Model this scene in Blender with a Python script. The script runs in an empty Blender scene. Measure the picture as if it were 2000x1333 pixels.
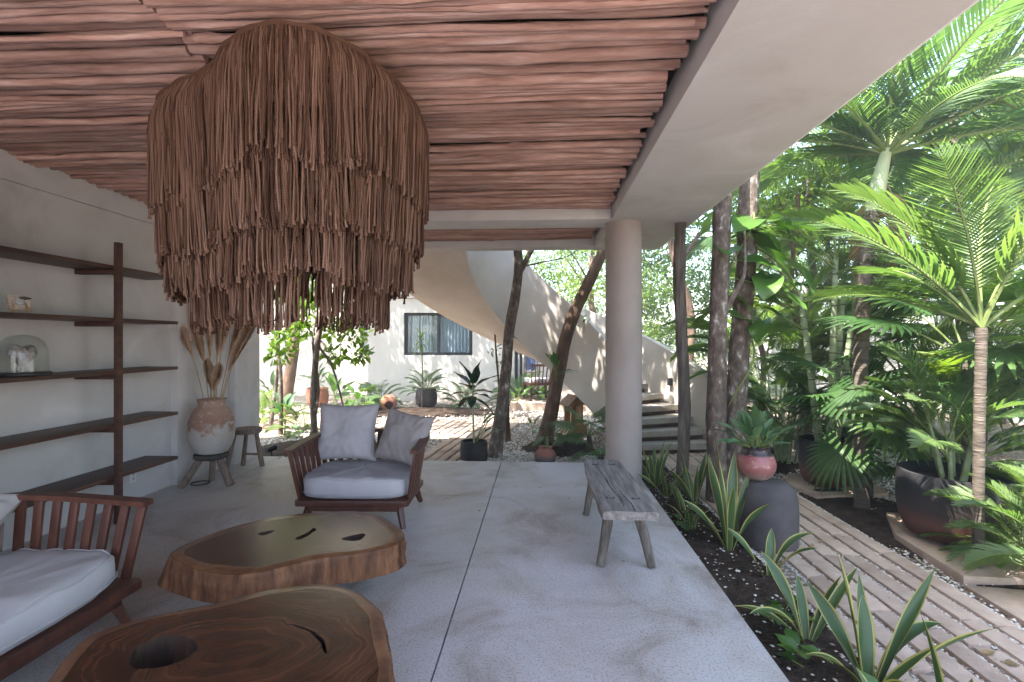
import bpy, bmesh, math, random
import numpy as np
from mathutils import Vector, Matrix, Euler, noise

random.seed(7)
rng = np.random.default_rng(7)
PI = math.pi
R = math.radians
sc = bpy.context.scene
col = sc.collection

# ------------------------------------------------------------------ camera, sky, sun, exposure
YAW = math.atan(0.055)
EYE = 1.5
cd = bpy.data.cameras.new('camera')
cam = bpy.data.objects.new('camera', cd)
col.objects.link(cam)
cam.location = (0, 0, EYE)
cam.rotation_euler = (PI / 2, 0, YAW)
cd.lens = 18.0
cd.sensor_width = 36.0
cd.clip_start = 0.05
cd.clip_end = 600
sc.camera = cam

SUN = Vector((-0.42, -0.36, 1.0)).normalized()          # towards the sun
SUN_EL = math.asin(SUN.z)
world = bpy.data.worlds.new('World')
sc.world = world
world.use_nodes = True
wn = world.node_tree.nodes
sky = wn.new('ShaderNodeTexSky')
sky.sky_type = 'NISHITA'
sky.sun_disc = False
sky.sun_elevation = SUN_EL
sky.sun_rotation = math.atan2(SUN.x, SUN.y)
sky.air_density = 1.15
sky.dust_density = 1.6
sky.ozone_density = 1.2
bg = wn['Background']
bg.inputs['Strength'].default_value = 0.15
world.node_tree.links.new(sky.outputs[0], bg.inputs[0])

sl = bpy.data.lights.new('sun', 'SUN')
sl.energy = 5.0
sl.angle = R(0.53)
sl.color = (1.0, 0.95, 0.88)
so = bpy.data.objects.new('sun', sl)
col.objects.link(so)
so.rotation_euler = SUN.to_track_quat('Z', 'Y').to_euler()
so.location = (-6, -6, 20)

sc.view_settings.view_transform = 'Standard'
sc.view_settings.look = 'None'
sc.view_settings.exposure = 2.72
sc.view_settings.gamma = 1.0
sc.render.engine = 'CYCLES'
cy = sc.cycles
cy.use_denoising = True
try:
    cy.denoiser = 'OPENIMAGEDENOISE'
except Exception:
    pass
cy.max_bounces = 9
cy.diffuse_bounces = 5
cy.glossy_bounces = 3
cy.transmission_bounces = 6
cy.transparent_max_bounces = 8
cy.sample_clamp_indirect = 6.0
cy.caustics_reflective = False
cy.caustics_refractive = False

# ------------------------------------------------------------------ helpers
_c, _s = math.cos(YAW), math.sin(YAW)


def at_depth(px, py, d):
    """a point seen at pixel (px, py) of the 2000 px photograph, d metres in front of the eye"""
    xc = (px - 1000) / 1000 * d
    return Vector((xc * _c - d * _s, xc * _s + d * _c, EYE - (py - 666) / 1000 * d))


def on(px, py, z=0.0):
    """the point of the level z seen at that pixel"""
    return at_depth(px, py, (EYE - z) * 1000 / (py - 666))


def tag(o, label=None, cat=None, group=None, kind=None):
    if label:
        o['label'] = label
    if cat:
        o['category'] = cat
    if group:
        o['group'] = group
    if kind:
        o['kind'] = kind
    return o


def empty(name, loc=(0, 0, 0), rz=0.0, label=None, cat=None, group=None):
    o = bpy.data.objects.new(name, None)
    col.objects.link(o)
    o.location = loc
    o.rotation_euler = (0, 0, rz)
    o.empty_display_size = 0.1
    return tag(o, label, cat, group)


def place(name, mesh, parent=None, loc=(0, 0, 0), rot=(0, 0, 0), scale=1.0):
    o = bpy.data.objects.new(name, mesh)
    col.objects.link(o)
    o.parent = parent
    o.location = loc
    o.rotation_euler = rot
    o.scale = (scale,) * 3 if isinstance(scale, (int, float)) else scale
    return o


def frame_of(d):
    d = d.normalized()
    up = Vector((0, 0, 1)) if abs(d.z) < 0.95 else Vector((1, 0, 0))
    a = d.cross(up).normalized()
    return a, a.cross(d).normalized()


class MB:
    def __init__(self):
        self.v, self.f, self.m = [], [], []

    def add(self, vs, fs, mat=0):
        n = len(self.v)
        self.v += [tuple(x) for x in vs]
        self.f += [tuple(i + n for i in f) for f in fs]
        self.m += [mat] * len(fs)
        return self

    def box(self, c, s, mat=0, M=None):
        x, y, z = s[0] / 2, s[1] / 2, s[2] / 2
        vs = [Vector((i * x, j * y, k * z)) for k in (-1, 1) for j in (-1, 1) for i in (-1, 1)]
        if M is not None:
            vs = [M @ p for p in vs]
        c = Vector(c)
        return self.add([p + c for p in vs],
                        [(0, 2, 3, 1), (4, 5, 7, 6), (0, 1, 5, 4), (2, 6, 7, 3), (0, 4, 6, 2), (1, 3, 7, 5)], mat)

    def box2(self, lo, hi, mat=0):
        lo, hi = Vector(lo), Vector(hi)
        return self.box((lo + hi) / 2, hi - lo, mat)

    def bar(self, a, b, w, h, mat=0, w2=None, h2=None, up=None):
        a, b = Vector(a), Vector(b)
        w2 = w if w2 is None else w2
        h2 = h if h2 is None else h2
        d = (b - a).normalized()
        if up is None:
            sx, sy = frame_of(d)
        else:
            sx = d.cross(Vector(up)).normalized()
            sy = sx.cross(d).normalized()
        vs = []
        for p, ww, hh in ((a, w, h), (b, w2, h2)):
            for i, j in ((-1, -1), (1, -1), (1, 1), (-1, 1)):
                vs.append(p + sx * i * ww / 2 + sy * j * hh / 2)
        return self.add(vs, [(3, 2, 1, 0), (4, 5, 6, 7), (0, 1, 5, 4), (1, 2, 6, 5), (2, 3, 7, 6), (3, 0, 4, 7)], mat)

    def tube(self, pts, rad, n=8, mat=0, cap=True, wob=0.0, flat=1.0):
        pts = [Vector(p) for p in pts]
        if isinstance(rad, (int, float)):
            rad = [rad] * len(pts)
        vs, fs = [], []
        d0 = (pts[1] - pts[0]).normalized()
        a, b = frame_of(d0)
        for i, p in enumerate(pts):
            d = (pts[min(i + 1, len(pts) - 1)] - pts[max(i - 1, 0)]).normalized()
            a = (a - d * a.dot(d)).normalized()
            b = d.cross(a)
            for k in range(n):
                t = 2 * PI * k / n
                r = rad[i] * (1 + (wob * (noise.noise(p * 3 + Vector((k * 1.7, 0, 0))) if wob else 0)))
                vs.append(p + a * math.cos(t) * r + b * math.sin(t) * r * flat)
        for i in range(len(pts) - 1):
            for k in range(n):
                k2 = (k + 1) % n
                fs.append((i * n + k, i * n + k2, (i + 1) * n + k2, (i + 1) * n + k))
        if cap:
            fs.append(tuple(range(n - 1, -1, -1)))
            fs.append(tuple((len(pts) - 1) * n + k for k in range(n)))
        return self.add(vs, fs, mat)

    def lathe(self, prof, n=36, mat=0, c=(0, 0, 0), wob=0.0):
        c = Vector(c)
        vs, fs = [], []
        for i, (r, z) in enumerate(prof):
            for k in range(n):
                t = 2 * PI * k / n
                q = 1 + (wob * noise.noise(Vector((math.cos(t) * 1.3, math.sin(t) * 1.3, z * 3))) if wob else 0)
                vs.append(c + Vector((r * q * math.cos(t), r * q * math.sin(t), z)))
        for i in range(len(prof) - 1):
            for k in range(n):
                k2 = (k + 1) % n
                fs.append((i * n + k, i * n + k2, (i + 1) * n + k2, (i + 1) * n + k))
        if prof[0][0] > 1e-4:
            fs.append(tuple(range(n - 1, -1, -1)))
        if prof[-1][0] > 1e-4:
            fs.append(tuple((len(prof) - 1) * n + k for k in range(n)))
        return self.add(vs, fs, mat)

    def prism(self, poly, z0, z1, mat=0):
        n = len(poly)
        vs = [(p[0], p[1], z0) for p in poly] + [(p[0], p[1], z1) for p in poly]
        fs = [tuple(range(n - 1, -1, -1)), tuple(range(n, 2 * n))]
        fs += [(i, (i + 1) % n, n + (i + 1) % n, n + i) for i in range(n)]
        return self.add(vs, fs, mat)

    def mesh(self, name, mats, smooth=False, bevel=0.0, angle=None):
        me = bpy.data.meshes.new(name)
        me.from_pydata(self.v, [], self.f)
        for m in (mats if isinstance(mats, (list, tuple)) else [mats]):
            me.materials.append(m)
        me.polygons.foreach_set('material_index', self.m)
        if bevel:
            bm = bmesh.new()
            bm.from_mesh(me)
            ed = [e for e in bm.edges if len(e.link_faces) == 2 and e.calc_face_angle(0) > 0.6]
            bmesh.ops.bevel(bm, geom=ed, offset=bevel, segments=2, profile=0.6, affect='EDGES', clamp_overlap=True)
            bm.to_mesh(me)
            bm.free()
        if smooth or bevel:
            me.polygons.foreach_set('use_smooth', [True] * len(me.polygons))
            try:
                me.set_sharp_from_angle(angle=angle or R(38))
            except Exception:
                pass
        me.update()
        return me

    def build(self, name, mats, parent=None, loc=(0, 0, 0), smooth=False, bevel=0.0, rot=(0, 0, 0), angle=None):
        return place(name, self.mesh(name, mats, smooth, bevel, angle), parent, loc, rot)


def smooth_closed(pts, n):
    k = len(pts)
    out = []
    for i in range(n):
        t = i / n * k
        j = int(t)
        u = t - j
        p0, p1, p2, p3 = (Vector(pts[(j + q - 1) % k]) for q in range(4))
        out.append(0.5 * ((2 * p1) + (-p0 + p2) * u + (2 * p0 - 5 * p1 + 4 * p2 - p3) * u * u +
                          (-p0 + 3 * p1 - 3 * p2 + p3) * u ** 3))
    return out


def smooth_open(pts, n):
    pts = [Vector(p) for p in pts]
    k = len(pts) - 1
    out = []
    for i in range(n + 1):
        t = min(i / n * k, k - 1e-6)
        j = int(t)
        u = t - j
        p1, p2 = pts[j], pts[j + 1]
        p0 = pts[j - 1] if j else p1 * 2 - p2
        p3 = pts[j + 2] if j + 2 <= k else p2 * 2 - p1
        out.append(0.5 * ((2 * p1) + (-p0 + p2) * u + (2 * p0 - 5 * p1 + 4 * p2 - p3) * u * u +
                          (-p0 + 3 * p1 - 3 * p2 + p3) * u ** 3))
    return out


# ------------------------------------------------------------------ materials
def mat(name):
    m = bpy.data.materials.new(name)
    m.use_nodes = True
    nt = m.node_tree
    return m, nt, nt.nodes['Principled BSDF']


def N(nt, kind, **kw):
    n = nt.nodes.new('ShaderNode' + kind)
    for k, v in kw.items():
        if k in n.inputs:
            n.inputs[k].default_value = v
        else:
            setattr(n, k, v)
    return n


def ramp(nt, src, stops):
    r = nt.nodes.new('ShaderNodeValToRGB')
    el = r.color_ramp.elements
    while len(el) < len(stops):
        el.new(0.5)
    for e, (p, c) in zip(el, stops):
        e.position = p
        e.color = (c[0], c[1], c[2], 1)
    nt.links.new(src, r.inputs[0])
    return r


def coords(nt, scale=(1, 1, 1), kind='Object'):
    tc = nt.nodes.new('ShaderNodeTexCoord')
    mp = nt.nodes.new('ShaderNodeMapping')
    mp.inputs['Scale'].default_value = scale
    nt.links.new(tc.outputs[kind], mp.inputs[0])
    return mp.outputs[0]


def mixc(nt, fac, a, b, mode='MIX'):
    m = nt.nodes.new('ShaderNodeMix')
    m.data_type = 'RGBA'
    m.blend_type = mode
    for sock, val in ((m.inputs[0], fac), (m.inputs[6], a), (m.inputs[7], b)):
        if hasattr(val, 'is_linked') or hasattr(val, 'links'):
            nt.links.new(val, sock)
        elif isinstance(val, (int, float)):
            sock.default_value = val
        else:
            sock.default_value = (val[0], val[1], val[2], 1)
    return m.outputs[2]


def bump(nt, bsdf, src, strength=0.3, dist=0.01):
    b = nt.nodes.new('ShaderNodeBump')
    b.inputs['Strength'].default_value = strength
    b.inputs['Distance'].default_value = dist
    nt.links.new(src, b.inputs['Height'])
    nt.links.new(b.outputs[0], bsdf.inputs['Normal'])
    return b


def noise_mat(name, stops, scale=4.0, stretch=(1, 1, 1), rough=0.75, bscale=60.0, bstr=0.25, bdist=0.004, detail=6.0,
              spec=0.3, rand=0.0, kind='Object', distort=0.0, coat=0.0):
    m, nt, b = mat(name)
    v = coords(nt, stretch, kind)
    n1 = N(nt, 'TexNoise', Scale=scale, Detail=detail, Roughness=0.62, Distortion=distort)
    nt.links.new(v, n1.inputs['Vector'])
    c = ramp(nt, n1.outputs[0], stops).outputs[0]
    if rand:
        oi = nt.nodes.new('ShaderNodeObjectInfo')
        hs = nt.nodes.new('ShaderNodeHueSaturation')
        mr = N(nt, 'MapRange')
        mr.inputs[3].default_value = 1 - rand
        mr.inputs[4].default_value = 1 + rand
        nt.links.new(oi.outputs['Random'], mr.inputs[0])
        nt.links.new(mr.outputs[0], hs.inputs['Value'])
        nt.links.new(c, hs.inputs['Color'])
        c = hs.outputs[0]
    nt.links.new(c, b.inputs['Base Color'])
    n2 = N(nt, 'TexNoise', Scale=bscale, Detail=4.0)
    nt.links.new(v, n2.inputs['Vector'])
    bump(nt, b, n2.outputs[0], bstr, bdist)
    b.inputs['Roughness'].default_value = rough
    b.inputs['Specular IOR Level'].default_value = spec
    if coat:
        b.inputs['Coat Weight'].default_value = coat
        b.inputs['Coat Roughness'].default_value = 0.12
    return m


M = {}
M['plaster'] = noise_mat('plaster', [(0.28, (0.45, 0.415, 0.405)), (0.45, (0.55, 0.522, 0.52)), (0.6, (0.575, 0.55, 0.555)), (0.75, (0.655, 0.635, 0.64))], 1.6, rough=0.85,
                         distort=0.8, bscale=9, bstr=0.5, bdist=0.008, detail=9)
M['plaster_warm'] = noise_mat('plaster_warm', [(0.3, (0.50, 0.44, 0.385)), (0.55, (0.59, 0.525, 0.465)), (0.75, (0.65, 0.59, 0.535))], 1.3, rough=0.9,
                              bscale=16, bstr=0.25, bdist=0.008, detail=8)  # warmed to put the bounce off sunlit gravel into the stair
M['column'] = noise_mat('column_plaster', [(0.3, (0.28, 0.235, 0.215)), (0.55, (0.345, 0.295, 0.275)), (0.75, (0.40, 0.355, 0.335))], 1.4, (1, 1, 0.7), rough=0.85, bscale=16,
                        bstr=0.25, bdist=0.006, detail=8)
M['house_wall'] = noise_mat('house_wall', [(0.3, (0.52, 0.47, 0.40)), (0.6, (0.66, 0.61, 0.54)), (0.8, (0.72, 0.68, 0.61))], 0.9, rough=0.9,
                            bscale=22, bstr=0.2, bdist=0.006, detail=8)
M['pole'] = noise_mat('pole_wood', [(0.25, (0.16, 0.085, 0.066)), (0.43, (0.33, 0.195, 0.16)), (0.58, (0.43, 0.275, 0.235)), (0.74, (0.54, 0.42, 0.385))],
                      5.0, (0.6, 5, 5), rough=0.85, bscale=26, bstr=0.6, bdist=0.008, rand=0.34, detail=9)
M['ceiling_dark'] = noise_mat('ceiling_backing', [(0.3, (0.018, 0.011, 0.008)), (0.7, (0.035, 0.021, 0.016))], 6)  # backing near black, putting shade into the gaps between poles
M['frame_wood'] = noise_mat('furniture_wood', [(0.3, (0.045, 0.015, 0.010)), (0.55, (0.092, 0.031, 0.019)), (0.75, (0.14, 0.052, 0.029))], 6.0,
                            (3, 3, 0.6), rough=0.42, bscale=40, bstr=0.1, bdist=0.002, spec=0.45, rand=0.12)
M['shelf_wood'] = noise_mat('shelf_wood', [(0.3, (0.035, 0.014, 0.010)), (0.55, (0.075, 0.032, 0.021)), (0.75, (0.125, 0.06, 0.041))], 5.0,
                            (5, 0.5, 5), rough=0.5, bscale=30, bstr=0.2, bdist=0.002, spec=0.4, rand=0.1)
M['bench_wood'] = noise_mat('bench_wood', [(0.28, (0.10, 0.085, 0.08)), (0.5, (0.22, 0.195, 0.185)), (0.75, (0.36, 0.33, 0.315))], 4.0,
                            (7, 0.7, 7), rough=0.85, bscale=16, bstr=0.7, bdist=0.006, detail=10)
M['stool_wood'] = noise_mat('stool_wood', [(0.3, (0.095, 0.068, 0.052)), (0.5, (0.205, 0.15, 0.118)), (0.75, (0.31, 0.24, 0.195))], 6.0,
                            (4, 4, 1), rough=0.85, bscale=24, bstr=0.5, bdist=0.005)
M['stool_dark'] = noise_mat('stool_dark', [(0.3, (0.035, 0.03, 0.028)), (0.7, (0.10, 0.085, 0.075))], 6.0, (2, 2, 2), rough=0.8, bscale=24,
                            bstr=0.5, bdist=0.005)
M['mortise'] = noise_mat('mortise_dark', [(0.3, (0.02, 0.016, 0.014)), (0.7, (0.06, 0.05, 0.045))], 9)
M['fabric_grey'] = noise_mat('fabric_grey', [(0.3, (0.33, 0.31, 0.34)), (0.7, (0.42, 0.40, 0.43))], 3, rough=0.95, bscale=420, bstr=0.25,
                             bdist=0.002, spec=0.15)
M['fabric_taupe'] = noise_mat('fabric_taupe', [(0.3, (0.24, 0.215, 0.22)), (0.7, (0.33, 0.30, 0.305))], 4, rough=0.95, bscale=420, bstr=0.25, bdist=0.002, spec=0.15)
M['fabric_light'] = noise_mat('fabric_light', [(0.3, (0.40, 0.385, 0.40)), (0.7, (0.50, 0.48, 0.49))], 3, rough=0.95, bscale=420, bstr=0.25,
                              bdist=0.002, spec=0.15)
M['sapwood'] = noise_mat('sapwood', [(0.3, (0.075, 0.03, 0.015)), (0.5, (0.155, 0.067, 0.031)), (0.75, (0.25, 0.12, 0.056))], 9, (1, 1, 0.6), rough=0.3,
                         bscale=60, bstr=0.15, bdist=0.003, spec=0.5, distort=1.2)
M['bark_side'] = noise_mat('slab_side', [(0.3, (0.02, 0.010, 0.006)), (0.42, (0.09, 0.037, 0.018)), (0.6, (0.20, 0.09, 0.042)), (0.8, (0.32, 0.165, 0.085))],
                           5, (3, 3, 0.7), rough=0.6, bscale=18, bstr=0.7, bdist=0.01, detail=9)
M['slab_dark'] = noise_mat('slab_hole', [(0.3, (0.015, 0.009, 0.007)), (0.7, (0.06, 0.03, 0.018))], 8, (2, 2, 1), rough=0.7, bscale=20, bstr=0.6, bdist=0.01)
M['bark'] = noise_mat('bark', [(0.3, (0.05, 0.038, 0.03)), (0.5, (0.12, 0.09, 0.072)), (0.60, (0.19, 0.155, 0.13)), (0.67, (0.46, 0.43, 0.39))], 16,
                      (1, 1, 0.55), rough=0.95, bscale=26, bstr=1.0, bdist=0.02, detail=8)
M['bark_brown'] = noise_mat('bark_brown', [(0.3, (0.055, 0.035, 0.024)), (0.55, (0.13, 0.082, 0.055)), (0.75, (0.22, 0.15, 0.11))], 10,
                            (1, 1, 0.4), rough=0.95, bscale=22, bstr=1.0, bdist=0.02, detail=8)
M['post'] = noise_mat('post_wood', [(0.3, (0.045, 0.036, 0.03)), (0.5, (0.12, 0.10, 0.085)), (0.75, (0.24, 0.205, 0.175))], 9, (3, 3, 0.35), rough=0.9,
                      bscale=16, bstr=0.9, bdist=0.015, detail=8)
M['palm_trunk'] = noise_mat('palm_trunk', [(0.3, (0.05, 0.038, 0.03)), (0.55, (0.095, 0.075, 0.058)), (0.75, (0.16, 0.132, 0.104))], 6, (1, 1, 6), rough=0.9,
                            bscale=12, bstr=0.8, bdist=0.012)
M['cane'] = noise_mat('cane_green', [(0.3, (0.17, 0.215, 0.10)), (0.55, (0.27, 0.32, 0.185)), (0.75, (0.38, 0.41, 0.28))], 5, (1, 1, 3), rough=0.55)
M['stem'] = noise_mat('green_stem', [(0.3, (0.10, 0.14, 0.035)), (0.7, (0.20, 0.24, 0.08))], 5, rough=0.55)
M['cane_pale'] = noise_mat('crownshaft', [(0.3, (0.30, 0.34, 0.18)), (0.7, (0.46, 0.48, 0.32))], 4, (1, 1, 0.5), rough=0.5)
M['gravel'] = None
M['soil'] = noise_mat('soil', [(0.3, (0.025, 0.017, 0.012)), (0.55, (0.055, 0.037, 0.027)), (0.75, (0.10, 0.075, 0.058))], 9, rough=1.0, bscale=40,
                      bstr=1.0, bdist=0.03, detail=10, spec=0.1)
M['paver'] = noise_mat('path_stone', [(0.3, (0.33, 0.235, 0.18)), (0.55, (0.45, 0.335, 0.265)), (0.78, (0.53, 0.425, 0.35))], 5, rough=0.92, bscale=70,
                       bstr=0.5, bdist=0.006, detail=9, rand=0.1)
M['concrete_step'] = noise_mat('step_concrete', [(0.3, (0.27, 0.24, 0.205)), (0.55, (0.37, 0.335, 0.29)), (0.75, (0.45, 0.41, 0.365))], 5, rough=0.92,
                               bscale=40, bstr=0.6, bdist=0.01, detail=9)
M['riser_shade'] = noise_mat('tread_gap_shade', [(0.3, (0.05, 0.03, 0.022)), (0.7, (0.12, 0.075, 0.055))], 6)
M['terracotta'] = noise_mat('terracotta', [(0.3, (0.22, 0.085, 0.05)), (0.55, (0.33, 0.145, 0.09)), (0.75, (0.42, 0.24, 0.17))], 6, rough=0.85, bscale=40,
                            bstr=0.4, bdist=0.006)
M['black_clay'] = noise_mat('black_clay', [(0.3, (0.018, 0.016, 0.016)), (0.6, (0.045, 0.038, 0.036)), (0.8, (0.085, 0.065, 0.055))], 5, rough=0.7, bscale=40,
                            bstr=0.3, bdist=0.005)
M['grey_clay'] = noise_mat('grey_clay', [(0.3, (0.045, 0.04, 0.042)), (0.6, (0.085, 0.075, 0.075)), (0.8, (0.14, 0.115, 0.10))], 3.5, rough=0.75, bscale=40,
                           bstr=0.25, bdist=0.004)
M['black_metal'] = noise_mat('black_metal', [(0.3, (0.012, 0.012, 0.014)), (0.7, (0.025, 0.025, 0.028))], 8, rough=0.45, bstr=0.05)
M['white_plastic'] = noise_mat('white_plastic', [(0.3, (0.66, 0.65, 0.63)), (0.7, (0.72, 0.71, 0.69))], 8, rough=0.4, bstr=0.03)
M['pampas'] = noise_mat('pampas', [(0.3, (0.38, 0.25, 0.17)), (0.7, (0.56, 0.40, 0.29))], 9, rough=1.0, spec=0.05)
M['straw'] = noise_mat('straw', [(0.3, (0.30, 0.19, 0.10)), (0.7, (0.45, 0.31, 0.19))], 9, rough=0.8)
M['lantern_wood'] = noise_mat('lantern_wood', [(0.3, (0.30, 0.175, 0.085)), (0.7, (0.46, 0.30, 0.165))], 6, (3, 3, 0.7), rough=0.7)
M['lantern_roof'] = noise_mat('lantern_roof', [(0.3, (0.15, 0.10, 0.07)), (0.7, (0.26, 0.19, 0.14))], 6, (1, 4, 4), rough=0.8)
M['curtain'] = noise_mat('curtain', [(0.3, (0.50, 0.52, 0.54)), (0.7, (0.62, 0.64, 0.66))], 3, (12, 1, 0.2), rough=0.9)
M['towel'] = noise_mat('towel', [(0.3, (0.05, 0.075, 0.16)), (0.7, (0.085, 0.12, 0.23))], 6, rough=1.0)
M['fence_wood'] = noise_mat('fence_wood', [(0.3, (0.10, 0.07, 0.055)), (0.7, (0.22, 0.165, 0.135))], 4, (4, 4, 0.5), rough=0.9)
M['pale_wall'] = noise_mat('pale_wall', [(0.3, (0.70, 0.69, 0.67)), (0.7, (0.80, 0.79, 0.77))], 0.7, rough=0.9)
M['paper'] = noise_mat('plaque_paper', [(0.35, (0.38, 0.30, 0.25)), (0.5, (0.58, 0.49, 0.42)), (0.6, (0.36, 0.27, 0.22))], 22, rough=0.9)
M['light_wood'] = noise_mat('easel_wood', [(0.3, (0.36, 0.25, 0.15)), (0.7, (0.48, 0.36, 0.23))], 6)
M['crystal'] = noise_mat('crystal_lump', [(0.3, (0.16, 0.12, 0.12)), (0.55, (0.34, 0.29, 0.29)), (0.75, (0.72, 0.68, 0.70))], 16, rough=0.15, bscale=30, bstr=1.0,
                         bdist=0.02, spec=0.8)


def floor_material():
    m, nt, b = mat('terrace_concrete')
    v = coords(nt)
    big = N(nt, 'TexNoise', Scale=0.75, Detail=7.0, Roughness=0.6, Distortion=0.6)
    nt.links.new(v, big.inputs['Vector'])
    c1 = ramp(nt, big.outputs[0], [(0.30, (0.40, 0.345, 0.30)), (0.44, (0.50, 0.465, 0.45)), (0.58, (0.55, 0.51, 0.525)), (0.8, (0.60, 0.57, 0.59))])
    v2 = coords(nt, (1, 1, 1))
    st = N(nt, 'TexNoise', Scale=1.35, Detail=9.0, Roughness=0.68, Distortion=0.9)
    nt.links.new(v2, st.inputs['Vector'])
    stain = ramp(nt, st.outputs[0], [(0.34, (0.56, 0.48, 0.42)), (0.45, (0.86, 0.82, 0.79)), (0.55, (1, 1, 1))])
    c2 = mixc(nt, 0.9, c1.outputs[0], stain.outputs[0], 'MULTIPLY')
    sp = N(nt, 'TexNoise', Scale=85.0, Detail=3.0)
    nt.links.new(v, sp.inputs['Vector'])
    speck = ramp(nt, sp.outputs[0], [(0.32, (0.6, 0.58, 0.56)), (0.46, (0.98, 0.98, 0.98)), (0.66, (1.1, 1.1, 1.1))])
    c3 = mixc(nt, 0.85, c2, speck.outputs[0], 'MULTIPLY')
    nt.links.new(c3, b.inputs['Base Color'])
    rr = ramp(nt, st.outputs[0], [(0.35, (0.42, 0.42, 0.42)), (0.6, (0.62, 0.62, 0.62))])
    nt.links.new(rr.outputs[0], b.inputs['Roughness'])
    b.inputs['Specular IOR Level'].default_value = 0.4
    bump(nt, b, sp.outputs[0], 0.35, 0.004)
    return m


M['floor'] = floor_material()


def gravel_material():
    m, nt, b = mat('gravel_ground')
    v = coords(nt)
    vo = N(nt, 'TexVoronoi', Scale=34.0)
    nt.links.new(v, vo.inputs['Vector'])
    n1 = N(nt, 'TexNoise', Scale=0.8, Detail=5.0)
    nt.links.new(v, n1.inputs['Vector'])
    cr = ramp(nt, vo.outputs['Color'], [(0.1, (0.26, 0.20, 0.15)), (0.5, (0.42, 0.35, 0.285)), (0.9, (0.58, 0.52, 0.45))])
    dirt = ramp(nt, n1.outputs[0], [(0.38, (0.55, 0.46, 0.38)), (0.58, (1, 1, 1))])
    c = mixc(nt, 0.85, cr.outputs[0], dirt.outputs[0], 'MULTIPLY')
    dk = ramp(nt, vo.outputs['Distance'], [(0.25, (1, 1, 1)), (0.75, (0.45, 0.42, 0.4))])
    c = mixc(nt, 1.0, c, dk.outputs[0], 'MULTIPLY')
    nt.links.new(c, b.inputs['Base Color'])
    b.inputs['Roughness'].default_value = 0.95
    inv = ramp(nt, vo.outputs['Distance'], [(0.0, (1, 1, 1)), (0.8, (0, 0, 0))])
    bump(nt, b, inv.outputs[0], 0.8, 0.02)
    return m


M['gravel'] = gravel_material()


def pebble_material():
    m, nt, b = mat('pebbles')
    g = nt.nodes.new('ShaderNodeNewGeometry')
    cr = ramp(nt, g.outputs['Random Per Island'], [(0.0, (0.26, 0.20, 0.155)), (0.3, (0.48, 0.42, 0.36)), (0.7, (0.64, 0.60, 0.54)), (1.0, (0.76, 0.74, 0.70))])
    nt.links.new(cr.outputs[0], b.inputs['Base Color'])
    b.inputs['Roughness'].default_value = 0.9
    return m


M['pebble'] = pebble_material()


def rope_material():
    m, nt, b = mat('jute_rope')
    uv = nt.nodes.new('ShaderNodeUVMap')
    mp = nt.nodes.new('ShaderNodeMapping')
    nt.links.new(uv.outputs[0], mp.inputs[0])
    wv = N(nt, 'TexWave', Scale=1.0, Distortion=0.6)
    wv.wave_type = 'BANDS'
    wv.bands_direction = 'DIAGONAL'
    mp.inputs['Scale'].default_value = (0.5, 26.0, 1)
    nt.links.new(mp.outputs[0], wv.inputs['Vector'])
    g = nt.nodes.new('ShaderNodeNewGeometry')
    cr = ramp(nt, g.outputs['Random Per Island'], [(0.0, (0.078, 0.041, 0.029)), (0.5, (0.175, 0.096, 0.068)), (1.0, (0.30, 0.182, 0.136))])
    dk = ramp(nt, wv.outputs[0], [(0.0, (0.62, 0.6, 0.58)), (0.6, (1, 1, 1))])
    c = mixc(nt, 0.8, cr.outputs[0], dk.outputs[0], 'MULTIPLY')
    nt.links.new(c, b.inputs['Base Color'])
    b.inputs['Roughness'].default_value = 0.95
    b.inputs['Specular IOR Level'].default_value = 0.1
    bump(nt, b, wv.outputs[0], 0.7, 0.004)
    return m


M['rope'] = rope_material()


def heartwood(name, sx, sy, dark, mid, lite):
    m, nt, b = mat(name)
    v = coords(nt, (sx, sy, 0.2))
    dn = N(nt, 'TexNoise', Scale=1.7, Detail=3.0)
    nt.links.new(v, dn.inputs['Vector'])
    off = mixc(nt, 0.30, v, dn.outputs['Color'])
    ln = N(nt, 'VectorMath', operation='DISTANCE')
    nt.links.new(off, ln.inputs[0])
    ln.inputs[1].default_value = (0.15, 0.15, 0.15)

    def rings(freq, detail, seed):
        cx = nt.nodes.new('ShaderNodeCombineXYZ')
        ml = N(nt, 'Math', operation='MULTIPLY')
        nt.links.new(ln.outputs['Value'], ml.inputs[0])
        ml.inputs[1].default_value = freq
        nt.links.new(ml.outputs[0], cx.inputs[0])
        cx.inputs[1].default_value = seed
        n_ = N(nt, 'TexNoise', Scale=1.0, Detail=detail, Roughness=0.7)
        nt.links.new(cx.outputs[0], n_.inputs['Vector'])
        return n_.outputs[0]

    big, fine = rings(7.0, 3.0, 2.0), rings(60.0, 5.0, 9.0)
    n1 = N(nt, 'TexNoise', Scale=2.2, Detail=6.0, Distortion=1.0)
    nt.links.new(v, n1.inputs['Vector'])
    c = ramp(nt, big, [(0.30, dark), (0.5, mid), (0.72, lite)])
    d = ramp(nt, fine, [(0.36, (0.42, 0.38, 0.36)), (0.6, (1, 1, 1))])
    e = ramp(nt, n1.outputs[0], [(0.3, (0.55, 0.5, 0.47)), (0.6, (1.05, 1, 1))])
    c = mixc(nt, 0.9, c.outputs[0], d.outputs[0], 'MULTIPLY')
    c = mixc(nt, 0.9, c, e.outputs[0], 'MULTIPLY')
    nt.links.new(c, b.inputs['Base Color'])
    b.inputs['Roughness'].default_value = 0.26
    b.inputs['Specular IOR Level'].default_value = 0.38
    bump(nt, b, fine, 0.05, 0.002)
    return m


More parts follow.
